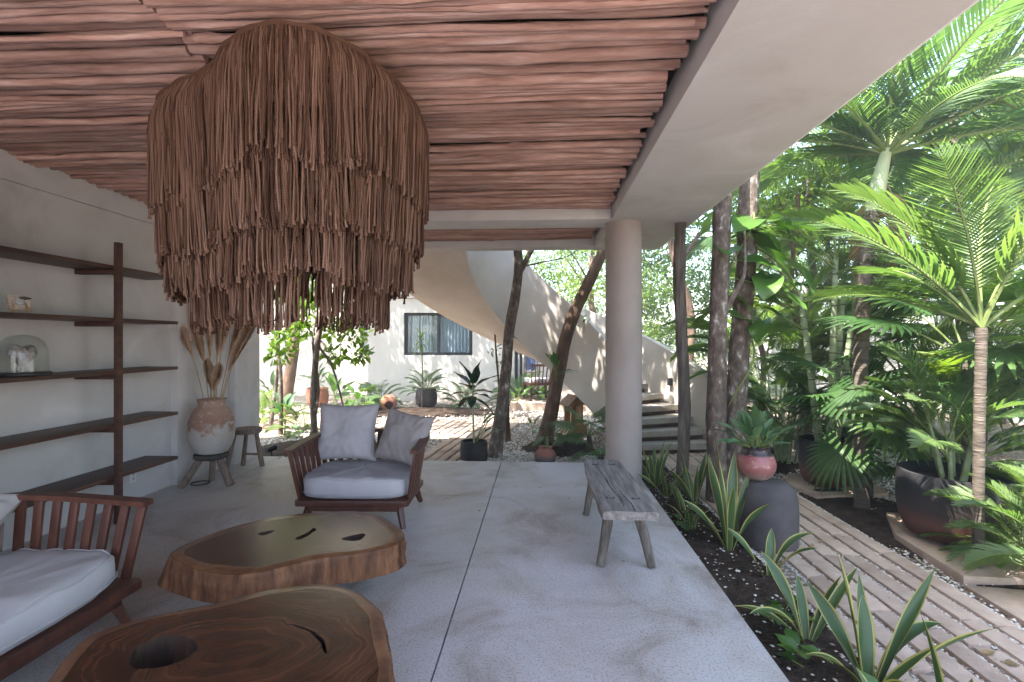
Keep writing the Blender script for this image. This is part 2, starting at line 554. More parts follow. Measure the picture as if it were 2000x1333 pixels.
M['heart_a'] = heartwood('heartwood_far', 1.5, 3.0, (0.03, 0.013, 0.008), (0.085, 0.036, 0.02), (0.19, 0.09, 0.047))
M['heart_b'] = heartwood('heartwood_near', 1.5, 2.2, (0.03, 0.012, 0.007), (0.095, 0.038, 0.019), (0.22, 0.092, 0.044))


def leaf_material(name, c0, c1, trans=0.35, rough=0.45, spec=0.4, tint=(1.3, 1.5, 0.5)):
    m, nt, b = mat(name)
    oi = nt.nodes.new('ShaderNodeObjectInfo')
    g = nt.nodes.new('ShaderNodeNewGeometry')
    ad = N(nt, 'Math', operation='ADD')
    nt.links.new(oi.outputs['Random'], ad.inputs[0])
    nt.links.new(g.outputs['Random Per Island'], ad.inputs[1])
    ml = N(nt, 'Math', operation='MULTIPLY')
    nt.links.new(ad.outputs[0], ml.inputs[0])
    ml.inputs[1].default_value = 0.5
    cr = ramp(nt, ml.outputs[0], [(0.15, c0), (0.85, c1)])
    nt.links.new(cr.outputs[0], b.inputs['Base Color'])
    b.inputs['Roughness'].default_value = rough
    b.inputs['Specular IOR Level'].default_value = spec
    tr = nt.nodes.new('ShaderNodeBsdfTranslucent')
    tc = mixc(nt, 1.0, cr.outputs[0], tint, 'MULTIPLY')
    nt.links.new(tc, tr.inputs['Color'])
    mx = nt.nodes.new('ShaderNodeMixShader')
    mx.inputs[0].default_value = trans
    nt.links.new(b.outputs[0], mx.inputs[1])
    nt.links.new(tr.outputs[0], mx.inputs[2])
    nt.links.new(mx.outputs[0], nt.nodes['Material Output'].inputs['Surface'])
    return m


M['palm_leaf'] = leaf_material('palm_leaf', (0.065, 0.125, 0.042), (0.15, 0.205, 0.07), 0.5, tint=(1.35, 1.5, 0.7))
M['palm_leaf_blue'] = leaf_material('palm_leaf_blue', (0.07, 0.13, 0.06), (0.14, 0.20, 0.10), 0.46)
M['palm_leaf_dark'] = leaf_material('palm_leaf_dark', (0.035, 0.085, 0.024), (0.07, 0.13, 0.036), 0.42)
M['palm_leaf_lime'] = leaf_material('palm_leaf_lime', (0.09, 0.16, 0.025), (0.17, 0.23, 0.04), 0.45)
M['tree_leaf'] = leaf_material('tree_leaf', (0.06, 0.115, 0.03), (0.13, 0.19, 0.05), 0.48)
M['tree_leaf_lime'] = leaf_material('tree_leaf_lime', (0.085, 0.15, 0.022), (0.18, 0.25, 0.045), 0.45)
M['broad_leaf'] = leaf_material('broad_leaf', (0.045, 0.11, 0.022), (0.08, 0.155, 0.03), 0.3, rough=0.3)
M['rubber_leaf'] = leaf_material('rubber_leaf', (0.012, 0.035, 0.018), (0.025, 0.055, 0.028), 0.1, rough=0.25, spec=0.6)
M['variegated'] = leaf_material('variegated_leaf', (0.055, 0.125, 0.06), (0.12, 0.20, 0.10), 0.25, rough=0.4)
M['snake_green'] = leaf_material('snake_green', (0.028, 0.065, 0.024), (0.07, 0.12, 0.04), 0.1, rough=0.4)
M['snake_edge'] = leaf_material('snake_edge', (0.30, 0.27, 0.07), (0.42, 0.37, 0.12), 0.12, rough=0.45)
M['dry_leaf'] = leaf_material('dry_leaf', (0.14, 0.085, 0.04), (0.28, 0.19, 0.09), 0.15, rough=0.8)


def banded(name, stops, axis_lo, axis_hi, nscale=5.0, amp=0.25, rough=0.8, bscale=40, spots=None):
    """clay whose firing colours change with height, with an uneven border"""
    m, nt, b = mat(name)
    tc = nt.nodes.new('ShaderNodeTexCoord')
    sx = nt.nodes.new('ShaderNodeSeparateXYZ')
    nt.links.new(tc.outputs['Object'], sx.inputs[0])
    n1 = N(nt, 'TexNoise', Scale=nscale, Detail=8.0, Roughness=0.6)
    nt.links.new(tc.outputs['Object'], n1.inputs['Vector'])
    mr = N(nt, 'MapRange')
    mr.inputs[1].default_value = axis_lo
    mr.inputs[2].default_value = axis_hi
    nt.links.new(sx.outputs['Z'], mr.inputs[0])
    sub = N(nt, 'Math', operation='MULTIPLY_ADD')
    nt.links.new(n1.outputs[0], sub.inputs[0])
    sub.inputs[1].default_value = amp * 2
    sub.inputs[2].default_value = -amp
    add = N(nt, 'Math', operation='ADD')
    nt.links.new(mr.outputs[0], add.inputs[0])
    nt.links.new(sub.outputs[0], add.inputs[1])
    c = ramp(nt, add.outputs[0], stops).outputs[0]
    if spots:
        n3 = N(nt, 'TexNoise', Scale=26.0, Detail=6.0, Roughness=0.75)
        nt.links.new(tc.outputs['Object'], n3.inputs['Vector'])
        k = ramp(nt, n3.outputs[0], [(0.55, (0, 0, 0)), (0.66, (1, 1, 1))])
        c = mixc(nt, k.outputs[0], c, spots)
    nt.links.new(c, b.inputs['Base Color'])
    b.inputs['Roughness'].default_value = rough
    n2 = N(nt, 'TexNoise', Scale=bscale, Detail=4.0)
    nt.links.new(tc.outputs['Object'], n2.inputs['Vector'])
    bump(nt, b, n2.outputs[0], 0.4, 0.005)
    return m


M['smoked_pot'] = banded('smoked_clay', [(0.05, (0.085, 0.033, 0.021)), (0.32, (0.12, 0.05, 0.032)), (0.5, (0.035, 0.022, 0.019)), (0.8, (0.011, 0.0105, 0.011))],
                         0.0, 0.5, 3.0, 0.14, bscale=30)
M['vase'] = banded('whitewashed_vase', [(0.25, (0.40, 0.37, 0.345)), (0.44, (0.40, 0.34, 0.305)), (0.52, (0.27, 0.135, 0.095)), (0.9, (0.34, 0.205, 0.155))],
                   0.0, 0.55, 5.0, 0.62, bscale=50, spots=(0.46, 0.42, 0.39))
M['red_pot'] = banded('red_glazed_pot', [(0.12, (0.22, 0.15, 0.13)), (0.3, (0.24, 0.085, 0.08)), (0.66, (0.26, 0.085, 0.083)), (0.70, (0.03, 0.02, 0.024)), (1.0, (0.025, 0.018, 0.02))],
                      0.0, 0.29, 6.0, 0.05, rough=0.4, spots=(0.42, 0.30, 0.27))
M['jar'] = banded('small_jar', [(0.1, (0.11, 0.10, 0.10)), (0.45, (0.16, 0.12, 0.11)), (0.6, (0.26, 0.105, 0.075)), (1.0, (0.30, 0.14, 0.10))], 0.0, 0.2, 8, 0.3)


def glass_material(name, color, rough=0.02, tint=0.0):
    m, nt, b = mat(name)
    gl = nt.nodes.new('ShaderNodeBsdfGlossy')
    gl.inputs['Roughness'].default_value = rough
    tr = nt.nodes.new('ShaderNodeBsdfTransparent')
    tr.inputs['Color'].default_value = (*color, 1)
    lw = N(nt, 'LayerWeight', Blend=0.5)
    pw_ = N(nt, 'Math', operation='POWER')
    nt.links.new(lw.outputs['Facing'], pw_.inputs[0])
    pw_.inputs[1].default_value = 4.0
    fr = N(nt, 'Math', operation='MULTIPLY_ADD')
    nt.links.new(pw_.outputs[0], fr.inputs[0])
    fr.inputs[1].default_value = 0.55
    fr.inputs[2].default_value = 0.05
    mx = nt.nodes.new('ShaderNodeMixShader')
    nt.links.new(fr.outputs[0], mx.inputs[0])
    nt.links.new(tr.outputs[0], mx.inputs[1])
    nt.links.new(gl.outputs[0], mx.inputs[2])
    nt.links.new(mx.outputs[0], nt.nodes['Material Output'].inputs['Surface'])
    return m


M['glass'] = glass_material('clear_glass', (0.93, 0.95, 0.94))
M['window_glass'] = glass_material('window_glass', (0.8, 0.84, 0.86))
# ------------------------------------------------------------------ ground, terrace, path
GZ = -0.12
tag(MB().add([(-70, -70, GZ), (70, -70, GZ), (70, 70, GZ), (-70, 70, GZ)], [(0, 1, 2, 3)]).build('ground', M['gravel']), kind='structure')

EDGE_X, EDGE_Y = 1.10, 6.36
terrace = MB().box2((-9.0, -3.6, -0.3), (EDGE_X - 0.015, EDGE_Y - 0.015, -0.095)).build('terrace_floor', M['mortise'])
tag(terrace, kind='structure')
JX, JY, JX2 = -0.48, 4.93, -3.36
for (x0, x1, y0, y1) in ((-4.2, JX, -3.6, JY), (JX, EDGE_X, -3.6, JY), (-4.2, JX2, JY, EDGE_Y + 0.12), (JX2, JX, JY, EDGE_Y), (JX, EDGE_X, JY, EDGE_Y)):
    g = 0.0042
    MB().box2((x0 + g, y0 + g, -0.09), (x1 - g, y1 - g, 0.0)).build('floor_slab', M['floor'], terrace)

# soil strip along the terrace
rs = random.Random(3)
vs, fs = [], []
nx, ny = 8, 60
for j in range(ny + 1):
    for i in range(nx + 1):
        x = EDGE_X + 0.005 + i / nx * 0.62
        y = -1.0 + j / ny * 7.9
        h = -0.075 + 0.03 * noise.noise(Vector((x * 6, y * 6, 0))) + 0.018 * noise.noise(Vector((x * 19, y * 19, 3)))
        h -= 0.03 * (i / nx)
        vs.append((x, y, h))
for j in range(ny):
    for i in range(nx):
        a = j * (nx + 1) + i
        fs.append((a, a + 1, a + nx + 2, a + nx + 1))
tag(MB().add(vs, fs).build('soil_bed', M['soil'], smooth=True), kind='structure')


def soil_patch(name, x, y, rx, ry, seed, h=0.03, m='soil'):
    vs, fs = [(x, y, GZ + h)], []
    nr, na = 6, 32
    for k in range(1, nr + 1):
        for a in range(na):
            t = 2 * PI * a / na
            q = k / nr * (1 + 0.22 * noise.noise(Vector((math.cos(t) * 1.5, math.sin(t) * 1.5, seed))))
            px, py = x + rx * q * math.cos(t), y + ry * q * math.sin(t)
            hz = h * (1 - (k / nr) ** 2) + 0.012 * noise.noise(Vector((px * 14, py * 14, seed))) * (k < nr)
            vs.append((px, py, GZ + max(hz, 0.004) if k < nr else GZ - 0.01))
    for a in range(na):
        fs.append((0, 1 + a, 1 + (a + 1) % na))
        for k in range(nr - 1):
            b0, b1 = 1 + k * na, 1 + (k + 1) * na
            fs.append((b0 + a, b1 + a, b1 + (a + 1) % na, b0 + (a + 1) % na))
    return tag(MB().add(vs, fs).build(name, M[m], smooth=True), kind='structure')


soil_patch('soil_patch', 0.30, 7.75, 0.62, 0.75, 1.0, 0.05)
soil_patch('soil_patch', 3.05, 4.85, 0.6, 1.1, 2.0, 0.03)
soil_patch('soil_patch', 3.3, 3.2, 0.55, 0.7, 3.0, 0.03)
soil_patch('soil_patch', -3.3, 7.6, 1.1, 0.8, 4.0, 0.05)
soil_patch('soil_patch', 2.9, 6.9, 0.6, 0.6, 5.0, 0.03)
soil_patch('soil_patch', -2.6, 11.6, 2.2, 0.9, 6.0, 0.04)

# plank-like stone strips of the garden path
path = MB().box2((1.62, -1.5, GZ - 0.05), (2.66, 7.6, GZ + 0.030)).build('garden_path', M['gravel'])
tag(path, kind='structure')
PX0, PIT = 1.62, 0.1485
for k in range(7):
    x0 = PX0 + k * PIT
    y = 0.6 + rs.uniform(-0.5, 0.4)
    while y < 7.25:
        L = rs.choice((0.62, 0.8, 0.95, 1.1))
        a, b = 0.03 * rs.choice((-1, 0, 1)), 0.03 * rs.choice((-1, 0, 1))
        w = PIT - 0.036 + rs.uniform(-0.006, 0.006)
        y1 = min(y + L, 7.3)
        if y1 - y > 0.15 and not (k < 1 and y < 4.4 < y1 + 0.4):
            dz = rs.uniform(-0.006, 0.004)
            xo = rs.uniform(-0.004, 0.004)
            mb = MB().prism([(x0 + xo, y), (x0 + xo + w, y + a), (x0 + xo + w, y1 + b), (x0 + xo, y1)], GZ - 0.03, -0.065 + dz)
            mb.build('path_strip', M['paver'], path, bevel=0.006)
        y = y1 + 0.02

# the courtyard walk: the same strips running away from the terrace, with a branch to the left
walk = MB().prism([(-1.75, 6.44), (-0.95, 6.44), (-0.6, 9.9), (-7.5, 11.3), (-7.5, 9.3), (-1.6, 9.0)], GZ - 0.05, GZ + 0.008).build('courtyard_walk', M['gravel'])
tag(walk, kind='structure')
DIRX = math.tan(R(7))


def walk_strip(x, y0, y1):
    n = max(1, round((y1 - y0) / 0.95))
    st = (y1 - y0) / n
    for i in range(n):
        a, b = y0 + i * st + 0.012, y0 + (i + 1) * st - 0.012
        xa, xb = x + (a - 6.4) * DIRX, x + (b - 6.4) * DIRX
        w = 0.118 + rs.uniform(-0.006, 0.006)
        MB().prism([(xa, a), (xa + w, a), (xb + w, b), (xb, b)], GZ - 0.02, GZ + 0.035 + rs.uniform(-0.006, 0.006)).build('path_strip', M['paver'], walk, bevel=0.006)


for k in range(6):
    walk_strip(-1.72 + k * 0.15, 6.46 + rs.uniform(0, 0.1), 9.75 + 0.05 * k)
for k in range(34):
    x = -1.72 - 0.15 * (k + 1)
    walk_strip(x - (9.0 - 6.4) * DIRX * 0 - 0.0, 8.75 + 0.02 * k, 10.15 + 0.022 * k)

# flat slabs under the big pots, stepping stones
for (nm, pts, z1) in (
        ('pot_slab', [(2.80, 3.55), (3.75, 3.50), (4.0, 4.6), (3.15, 4.85), (2.86, 4.3)], GZ + 0.065),
        ('pot_slab', [(2.74, 3.0), (3.3, 3.05), (3.3, 3.42), (2.76, 3.5)], GZ + 0.03),
        ('pot_slab', [(2.80, 5.35), (3.6, 5.5), (3.75, 6.3), (2.95, 6.25), (2.75, 5.9)], GZ + 0.05),
        ('pot_slab', [(3.9, 5.0), (4.3, 5.05), (4.35, 5.5), (3.95, 5.45)], GZ + 0.03)):
    tag(MB().prism(pts, GZ - 0.03, z1).build(nm, M['paver'], bevel=0.008), kind='structure')


def pebbles(name, boxes, seed):
    """loose pebbles as real stones, one mesh"""
    r = np.random.default_rng(seed)
    base = np.array([(1, 0, 0), (-1, 0, 0), (0, 1, 0), (0, -1, 0), (0, 0, 1), (0, 0, -1)], float)
    tri = np.array([(0, 2, 4), (2, 1, 4), (1, 3, 4), (3, 0, 4), (2, 0, 5), (1, 2, 5), (3, 1, 5), (0, 3, 5)])
    V, F = [], []
    off = 0
    for (x0, x1, y0, y1, z, n, s0, s1) in boxes:
        c = np.stack([r.uniform(x0, x1, n), r.uniform(y0, y1, n), np.full(n, z)], 1)
        s = r.uniform(s0, s1, n)
        v = base[None] * (1 + r.uniform(-0.3, 0.3, (n, 6, 1))) * s[:, None, None] * np.array([1, 1, 0.6])
        t = r.uniform(0, 2 * PI, n)
        ct, st = np.cos(t)[:, None], np.sin(t)[:, None]
        stretch = r.uniform(1, 1.6, n)[:, None]
        vx, vy = v[:, :, 0] * stretch, v[:, :, 1]
        v = np.stack([vx * ct - vy * st, vx * st + vy * ct, v[:, :, 2]], 2) + c[:, None]
        V.append(v.reshape(-1, 3))
        F.append((tri[None] + (off + np.arange(n) * 6)[:, None, None]).reshape(-1, 3))
        off += n * 6
    V, F = np.concatenate(V), np.concatenate(F)
    me = bpy.data.meshes.new(name)
    me.vertices.add(len(V))
    me.vertices.foreach_set('co', V.ravel())
    me.loops.add(F.size)
    me.loops.foreach_set('vertex_index', F.ravel())
    me.polygons.add(len(F))
    me.polygons.foreach_set('loop_start', np.arange(len(F)) * 3)
    me.polygons.foreach_set('loop_total', np.full(len(F), 3))
    me.materials.append(M['pebble'])
    me.update(calc_edges=True)
    return place(name, me)


bx = []
for k in range(8):
    xx = PX0 + k * PIT - 0.034
    bx.append((xx + 0.003, xx + 0.034, 0.8, 7.3, GZ + 0.035, 2600, 0.004, 0.009))
bx += [(PX0, PX0 + 7 * PIT, 0.8, 7.0, -0.061, 420, 0.003, 0.006)]
tag(pebbles('path_gravel', bx, 5), 'small pale gravel filling the joints between the garden path strips', 'gravel', kind='stuff')
tag(pebbles('courtyard_gravel', [(-3.6, 1.5, 6.42, 7.6, GZ + 0.006, 7500, 0.009, 0.019), (-4.5, 1.6, 7.6, 9.5, GZ + 0.006, 6000, 0.011, 0.022),
                                 (-6.5, 1.2, 9.5, 13.4, GZ + 0.006, 5000, 0.014, 0.026), (-1.0, 1.0, 6.42, 7.4, GZ + 0.012, 2200, 0.009, 0.018)], 6),
    'loose beige pebbles spread over the courtyard behind the terrace', 'gravel', kind='stuff')
tag(pebbles('garden_gravel', [(2.68, 4.6, 2.4, 5.4, GZ + 0.006, 6500, 0.008, 0.017), (2.68, 5.4, 5.4, 8.6, GZ + 0.006, 5500, 0.010, 0.02)], 8),
    'loose grey and beige pebbles around the big garden pots', 'gravel', kind='stuff')
tag(pebbles('terrace_grit', [(EDGE_X - 0.10, EDGE_X - 0.01, 1.2, 6.3, 0.001, 240, 0.0015, 0.004), (-0.9, 1.05, 1.8, 6.3, 0.001, 110, 0.0015, 0.0035), (-3.0, 1.0, 6.22, 6.34, 0.001, 160, 0.002, 0.005)], 15),
    'fine grit scattered along the terrace edges', 'grit', kind='stuff')
tag(pebbles('soil_pebbles', [(EDGE_X + 0.03, 1.62, 0.9, 6.6, -0.078, 520, 0.004, 0.011)], 9),
    'scattered white pebbles on the dark soil beside the terrace', 'gravel', kind='stuff')

# ------------------------------------------------------------------ pavilion: walls, beams, column, post, ceiling of poles
BZ = 2.75                       # underside of the beams
roof = empty('pavilion_roof', (0, 0, 0), 0, 'pale plaster roof slab with wide edge beam above the terrace', 'roof')
mb = MB()
prof = [(0.73, BZ + 0.10), (0.73, BZ), (1.60, BZ), (1.65, BZ + 0.03), (1.65, BZ + 0.42), (0.73, BZ + 0.42)]


def beam_x(name, prof, y0, y1):
    n = len(prof)
    vs = [(x, y0, z) for x, z in prof] + [(x, y1, z) for x, z in prof]
    fs = [tuple(range(n)), tuple(range(2 * n - 1, n - 1, -1))] + [(i, n + i, n + (i + 1) % n, (i + 1) % n) for i in range(n)]
    return MB().add(vs, fs).build(name, M['plaster'], roof)


beam_x('edge_beam', prof, -1.6, 7.10)
MB().box2((-4.0, 5.30, BZ + 0.002), (0.728, 5.70, BZ + 0.42)).build('cross_beam', M['plaster'], roof, bevel=0.006)
MB().box2((-4.0, 6.82, BZ + 0.004), (0.728, 7.096, BZ + 0.42)).build('end_beam', M['plaster'], roof, bevel=0.006)
MB().box2((-9.0, -1.6, BZ + 0.43), (1.66, 7.11, BZ + 0.62)).build('roof_slab', M['plaster'], roof)

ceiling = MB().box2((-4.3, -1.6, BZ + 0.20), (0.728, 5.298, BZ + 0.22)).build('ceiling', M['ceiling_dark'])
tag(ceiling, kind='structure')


def pole(x0, x1, y, r, seed, dz=0.0):
    rr = random.Random(seed)
    n = max(12, int((x1 - x0) / 0.065))
    pts, rad = [], []
    ph, ph2 = rr.uniform(0, 90), rr.uniform(0, 90)
    taper = rr.uniform(-0.3, 0.3)
    knots = [rr.uniform(x0, x1) for _ in range(rr.randint(1, 4))]
    for i in range(n + 1):
        t = i / n
        x = x0 + (x1 - x0) * t
        yy = y + 0.013 * noise.noise(Vector((x * 0.8 + ph, 1, 0))) + 0.007 * noise.noise(Vector((x * 2.7 + ph, 2, 0)))
        zz = BZ + 0.118 + dz + 0.020 * noise.noise(Vector((x * 1.1 + ph2, 5, 0)))
        pts.append((x, yy, zz))
        k = sum(0.28 * math.exp(-((x - q) / 0.05) ** 2) for q in knots)
        rad.append(r * (1 + taper * (t - 0.5)) * (1 + k + 0.12 * noise.noise(Vector((x * 2.6 + ph2, 8, 0))) + 0.10 * noise.noise(Vector((x * 11 + ph, 8, 0)))))
    mb = MB().tube(pts, rad, 9, 0, True, 0.16)
    mb.build('ceiling_pole', M['pole'], ceiling, smooth=True, angle=R(50))


y, k = -1.2, 0
while y < 5.26:
    r = rs.choice((0.013, 0.016, 0.018, 0.02, 0.023, 0.026, 0.030)) * rs.uniform(0.9, 1.1)
    y += r * 1.13
    seam = -1.58 + rs.uniform(-0.06, 0.06)
    pole(-3.86 + rs.uniform(-0.02, 0.06), seam, y, r, 1000 + k, rs.uniform(-0.018, 0.022))
    pole(seam + 0.012, 0.715 - rs.uniform(0, 0.07), y + rs.uniform(-0.014, 0.014), r * rs.uniform(0.85, 1.15), 2000 + k, rs.uniform(-0.018, 0.022))
    y += r * 1.13
    k += 1
y = 5.72
while y < 6.80:
    r = rs.uniform(0.018, 0.03)
    y += r * 0.97
    pole(-3.6, 0.69 - rs.uniform(0, 0.05), y, r, 3000 + k, rs.uniform(-0.01, 0.01))
    y += r * 0.97
    k += 1

WX = -3.83
wall = empty('interior_wall', (WX, 2, 0), 0, 'pale plaster wall behind the dark shelving with pilaster steps', 'wall')
wl = Vector((-WX, -2, 0))


def wall_box(name, lo, hi, m='plaster', bev=0.0):
    return MB().box2(Vector(lo) + wl, Vector(hi) + wl).build(name, M[m], wall, bevel=bev)


wall_box('wall_panel', (WX - 0.3, -3.6, -0.09), (WX, 5.12, 2.655))
wall_box('wall_panel', (WX - 0.3, -3.6, 2.661), (WX - 0.003, 5.12, 3.1))
wall_box('pilaster', (WX - 0.3, 5.12, -0.09), (WX + 0.065, 6.02, 3.1), bev=0.02)
wall_box('pilaster', (WX - 0.3, 6.02, -0.09), (WX + 0.13, 6.58, 3.1), bev=0.02)
ol = MB().box((0, 0, 0), (0.008, 0.075, 0.118)).build('wall_outlet', M['white_plastic'], None, bevel=0.002)
op = at_depth(261, 930, 3.825 / (0.739 + 0.055))
ol.location = (WX + 0.0045, op.y, op.z)
tag(ol, 'small white power outlet on the wall below the lowest shelf', 'outlet')
for dz in (-0.024, 0.024):
    MB().box((0.0045, 0, dz), (0.004, 0.028, 0.03)).build('socket', M['fabric_light'], ol)

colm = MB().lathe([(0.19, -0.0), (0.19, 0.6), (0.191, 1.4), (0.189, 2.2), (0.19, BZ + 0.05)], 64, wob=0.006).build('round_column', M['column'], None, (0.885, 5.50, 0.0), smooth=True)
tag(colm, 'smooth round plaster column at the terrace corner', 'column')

pb = on(1336, 954, -0.08)
post = MB()
pts = [(0.012 * noise.noise(Vector((0, 0, z * 1.3))) + (0.03 * math.sin(z * 2.2)), 0.01 * math.cos(z * 2), z) for z in np.linspace(-0.15, 2.87, 26)]
post.tube(pts, [0.062 * (1 + 0.13 * noise.noise(Vector((3, 0, z[2] * 2)))) for z in pts], 12, wob=0.25)
po = post.build('wooden_post', M['post'], None, (1.50, 5.52, 0), smooth=True, angle=R(70))
tag(po, 'thin weathered crooked wooden post holding up the beam', 'post')

# ------------------------------------------------------------------ house across the courtyard
house = empty('house', (-2, 13.7, GZ), 0, 'cream plastered house with dark framed window across the courtyard', 'house')
ho = Vector((2, -13.7, -GZ))


def hbox(name, lo, hi, m='house_wall', bev=0.0, parent=None):
    return MB().box2(Vector(lo) + ho, Vector(hi) + ho).build(name, M[m], parent or house, bevel=bev)


HY = 13.7
w0, w1 = at_depth(785, 660, 13.7).x, at_depth(922, 660, 13.7).x
zb, zt = 1.5 - 0.028 * 13.7, 1.5 + 0.056 * 13.7
hx0, hx1 = at_depth(712, 660, 13.7).x, at_depth(1004, 660, 13.7).x
hbox('wall', (hx0, HY, GZ), (w0, HY + 0.35, 7))
hbox('wall', (w1, HY, GZ), (hx1, HY + 0.35, 7))
hbox('wall', (w0, HY, GZ), (w1, HY + 0.35, zb))
hbox('wall', (w0, HY, zt), (w1, HY + 0.35, 7))
hbox('side_wall', (hx0 + 0.002, HY + 0.35, GZ), (hx0 + 0.3, HY + 1.3, 7))
hbox('wall', (-16, HY + 1.3, GZ), (hx0 + 0.3, HY + 1.6, 7), 'house_wall')
hbox('plinth', (hx0 - 0.02, HY - 0.06, GZ), (hx1, HY - 0.002, 0.06), 'plaster_warm')
hbox('cornice', (hx0 - 0.03, HY - 0.09, 2.66), (hx1, HY - 0.002, 2.76), 'plaster', 0.01)
win = hbox('window', (w0 + 0.01, HY + 0.3, zb + 0.01), (w1 - 0.01, HY + 0.31, zt - 0.01), 'curtain')
fw = 0.075
for lo, hi in (((w0, HY + 0.08, zb), (w0 + fw, HY + 0.16, zt)), ((w1 - fw, HY + 0.08, zb), (w1, HY + 0.16, zt)),
               ((w0 + fw, HY + 0.08, zb), (w1 - fw, HY + 0.16, zb + fw)), ((w0 + fw, HY + 0.08, zt - fw), (w1 - fw, HY + 0.16, zt)),
               (((w0 + w1) / 2 - 0.04, HY + 0.07, zb + fw), ((w0 + w1) / 2 + 0.04, HY + 0.15, zt - fw))):
    hbox('window_frame', lo, hi, 'black_metal', 0.004, win)
for a, b in ((w0 + fw, (w0 + w1) / 2 - 0.04), ((w0 + w1) / 2 + 0.04, w1 - fw)):
    hbox('pane', (a, HY + 0.115, zb + fw), (b, HY + 0.121, zt - fw), 'window_glass', 0, win)
cb = MB()
nn = 40
for a, b in ((w0 + fw, w0 + 0.75), ((w0 + w1) / 2 + 0.1, w1 - fw)):
    vs = []
    for i in range(nn + 1):
        x = a + (b - a) * i / nn
        for z in (zb + 0.03, zt - 0.03):
            vs.append(Vector((x, HY + 0.19 + 0.025 * math.sin(i * 1.3), z)) + ho)
    cb.add(vs, [(2 * i, 2 * i + 2, 2 * i + 3, 2 * i + 1) for i in range(nn)])
cb.build('curtain', M['curtain'], win, smooth=True)
# the small dark window in the recessed bay
a0 = at_depth(703, 660, 15.0).x
a1 = hx0 + 0.28
wz0, wz1 = 1.5 - 0.02 * 15, 1.5 + 0.042 * 15
rw = hbox('window', (a0, HY + 1.27, wz0), (a1, HY + 1.298, wz1), 'window_glass')
hbox('window_frame', (a0 - 0.07, HY + 1.24, wz0 - 0.07), (a0, HY + 1.295, wz1 + 0.07), 'black_metal', 0, rw)
hbox('window_frame', (a0, HY + 1.24, wz1), (a1, HY + 1.295, wz1 + 0.07), 'black_metal', 0, rw)
hbox('window_frame', (a0, HY + 1.24, wz0 - 0.07), (a1, HY + 1.295, wz0), 'black_metal', 0, rw)
# side porch with sliding door, fence and pale wall
dx0 = hx1
dr = hbox('sliding_door', (dx0 + 0.02, HY + 0.02, GZ + 0.1), (dx0 + 0.10, HY + 0.12, 2.3), 'black_metal')
hbox('door_frame', (dx0 + 0.15, HY + 0.05, GZ + 0.1), (dx0 + 0.22, HY + 0.14, 2.3), 'black_metal', 0, dr)
hbox('door_frame', (dx0 + 0.26, HY + 0.09, GZ + 0.1), (dx0 + 0.34, HY + 0.18, 2.3), 'stool_wood', 0, dr)
hbox('pane', (dx0 + 0.10, HY + 0.08, GZ + 0.1), (dx0 + 0.15, HY + 0.085, 2.3), 'window_glass', 0, dr)
hbox('porch_floor', (hx1, 11.9, GZ), (hx1 + 3.4, 16.4, 0.06), 'paver')
fen = empty('board_fence', (0.6, 16.6, 0), 0, 'brown vertical board fence behind the porch furniture', 'fence')
for i in range(22):
    MB().box((-1.6 + i * 0.17, 0.004 * (i % 3), 1.05), (0.155, 0.025, 2.2 + 0.05 * rs.random())).build('board', M['fence_wood'], fen)
pw = MB().box2((-1.2, 16.2, -0.12), (2.6, 16.32, 1.05)).build('low_wall', M['pale_wall'], None, bevel=0.01)
tag(pw, 'low white wall in front of the board fence', 'wall')

# ------------------------------------------------------------------ curved staircase
SX, SY, RI, RO, SK, SZ0, STH = 0.149, 7.116, 1.192, 2.408, 1.117, -0.27, 0.448
stair = empty('curved_staircase', (SX, SY, GZ), 0, 'curved plaster staircase sweeping up to the roof', 'staircase')


def sp(r, ph, z):
    return Vector((r * math.cos(ph), r * math.sin(ph), z - GZ))


def ribbon(name, r0, r1, p0, p1, zlo, zhi, m, n=72, bev=0.0):
    vs, fs = [], []
    for i in range(n + 1):
        ph = p0 + (p1 - p0) * i / n
        zc = SZ0 + SK * ph
        lo, hi = max(zc + zlo, GZ - 0.05), zc + zhi
        hi = max(hi, lo + 0.02)
        vs += [sp(r0, ph, lo), sp(r1, ph, lo), sp(r1, ph, hi), sp(r0, ph, hi)]
    for i in range(n):
        for k in range(4):
            a, b = i * 4 + k, i * 4 + (k + 1) % 4
            fs.append((a, b, b + 4, a + 4))
    fs += [(3, 2, 1, 0), tuple(n * 4 + k for k in range(4))]
    return MB().add(vs, fs).build(name, M[m], stair, smooth=True, angle=R(40))


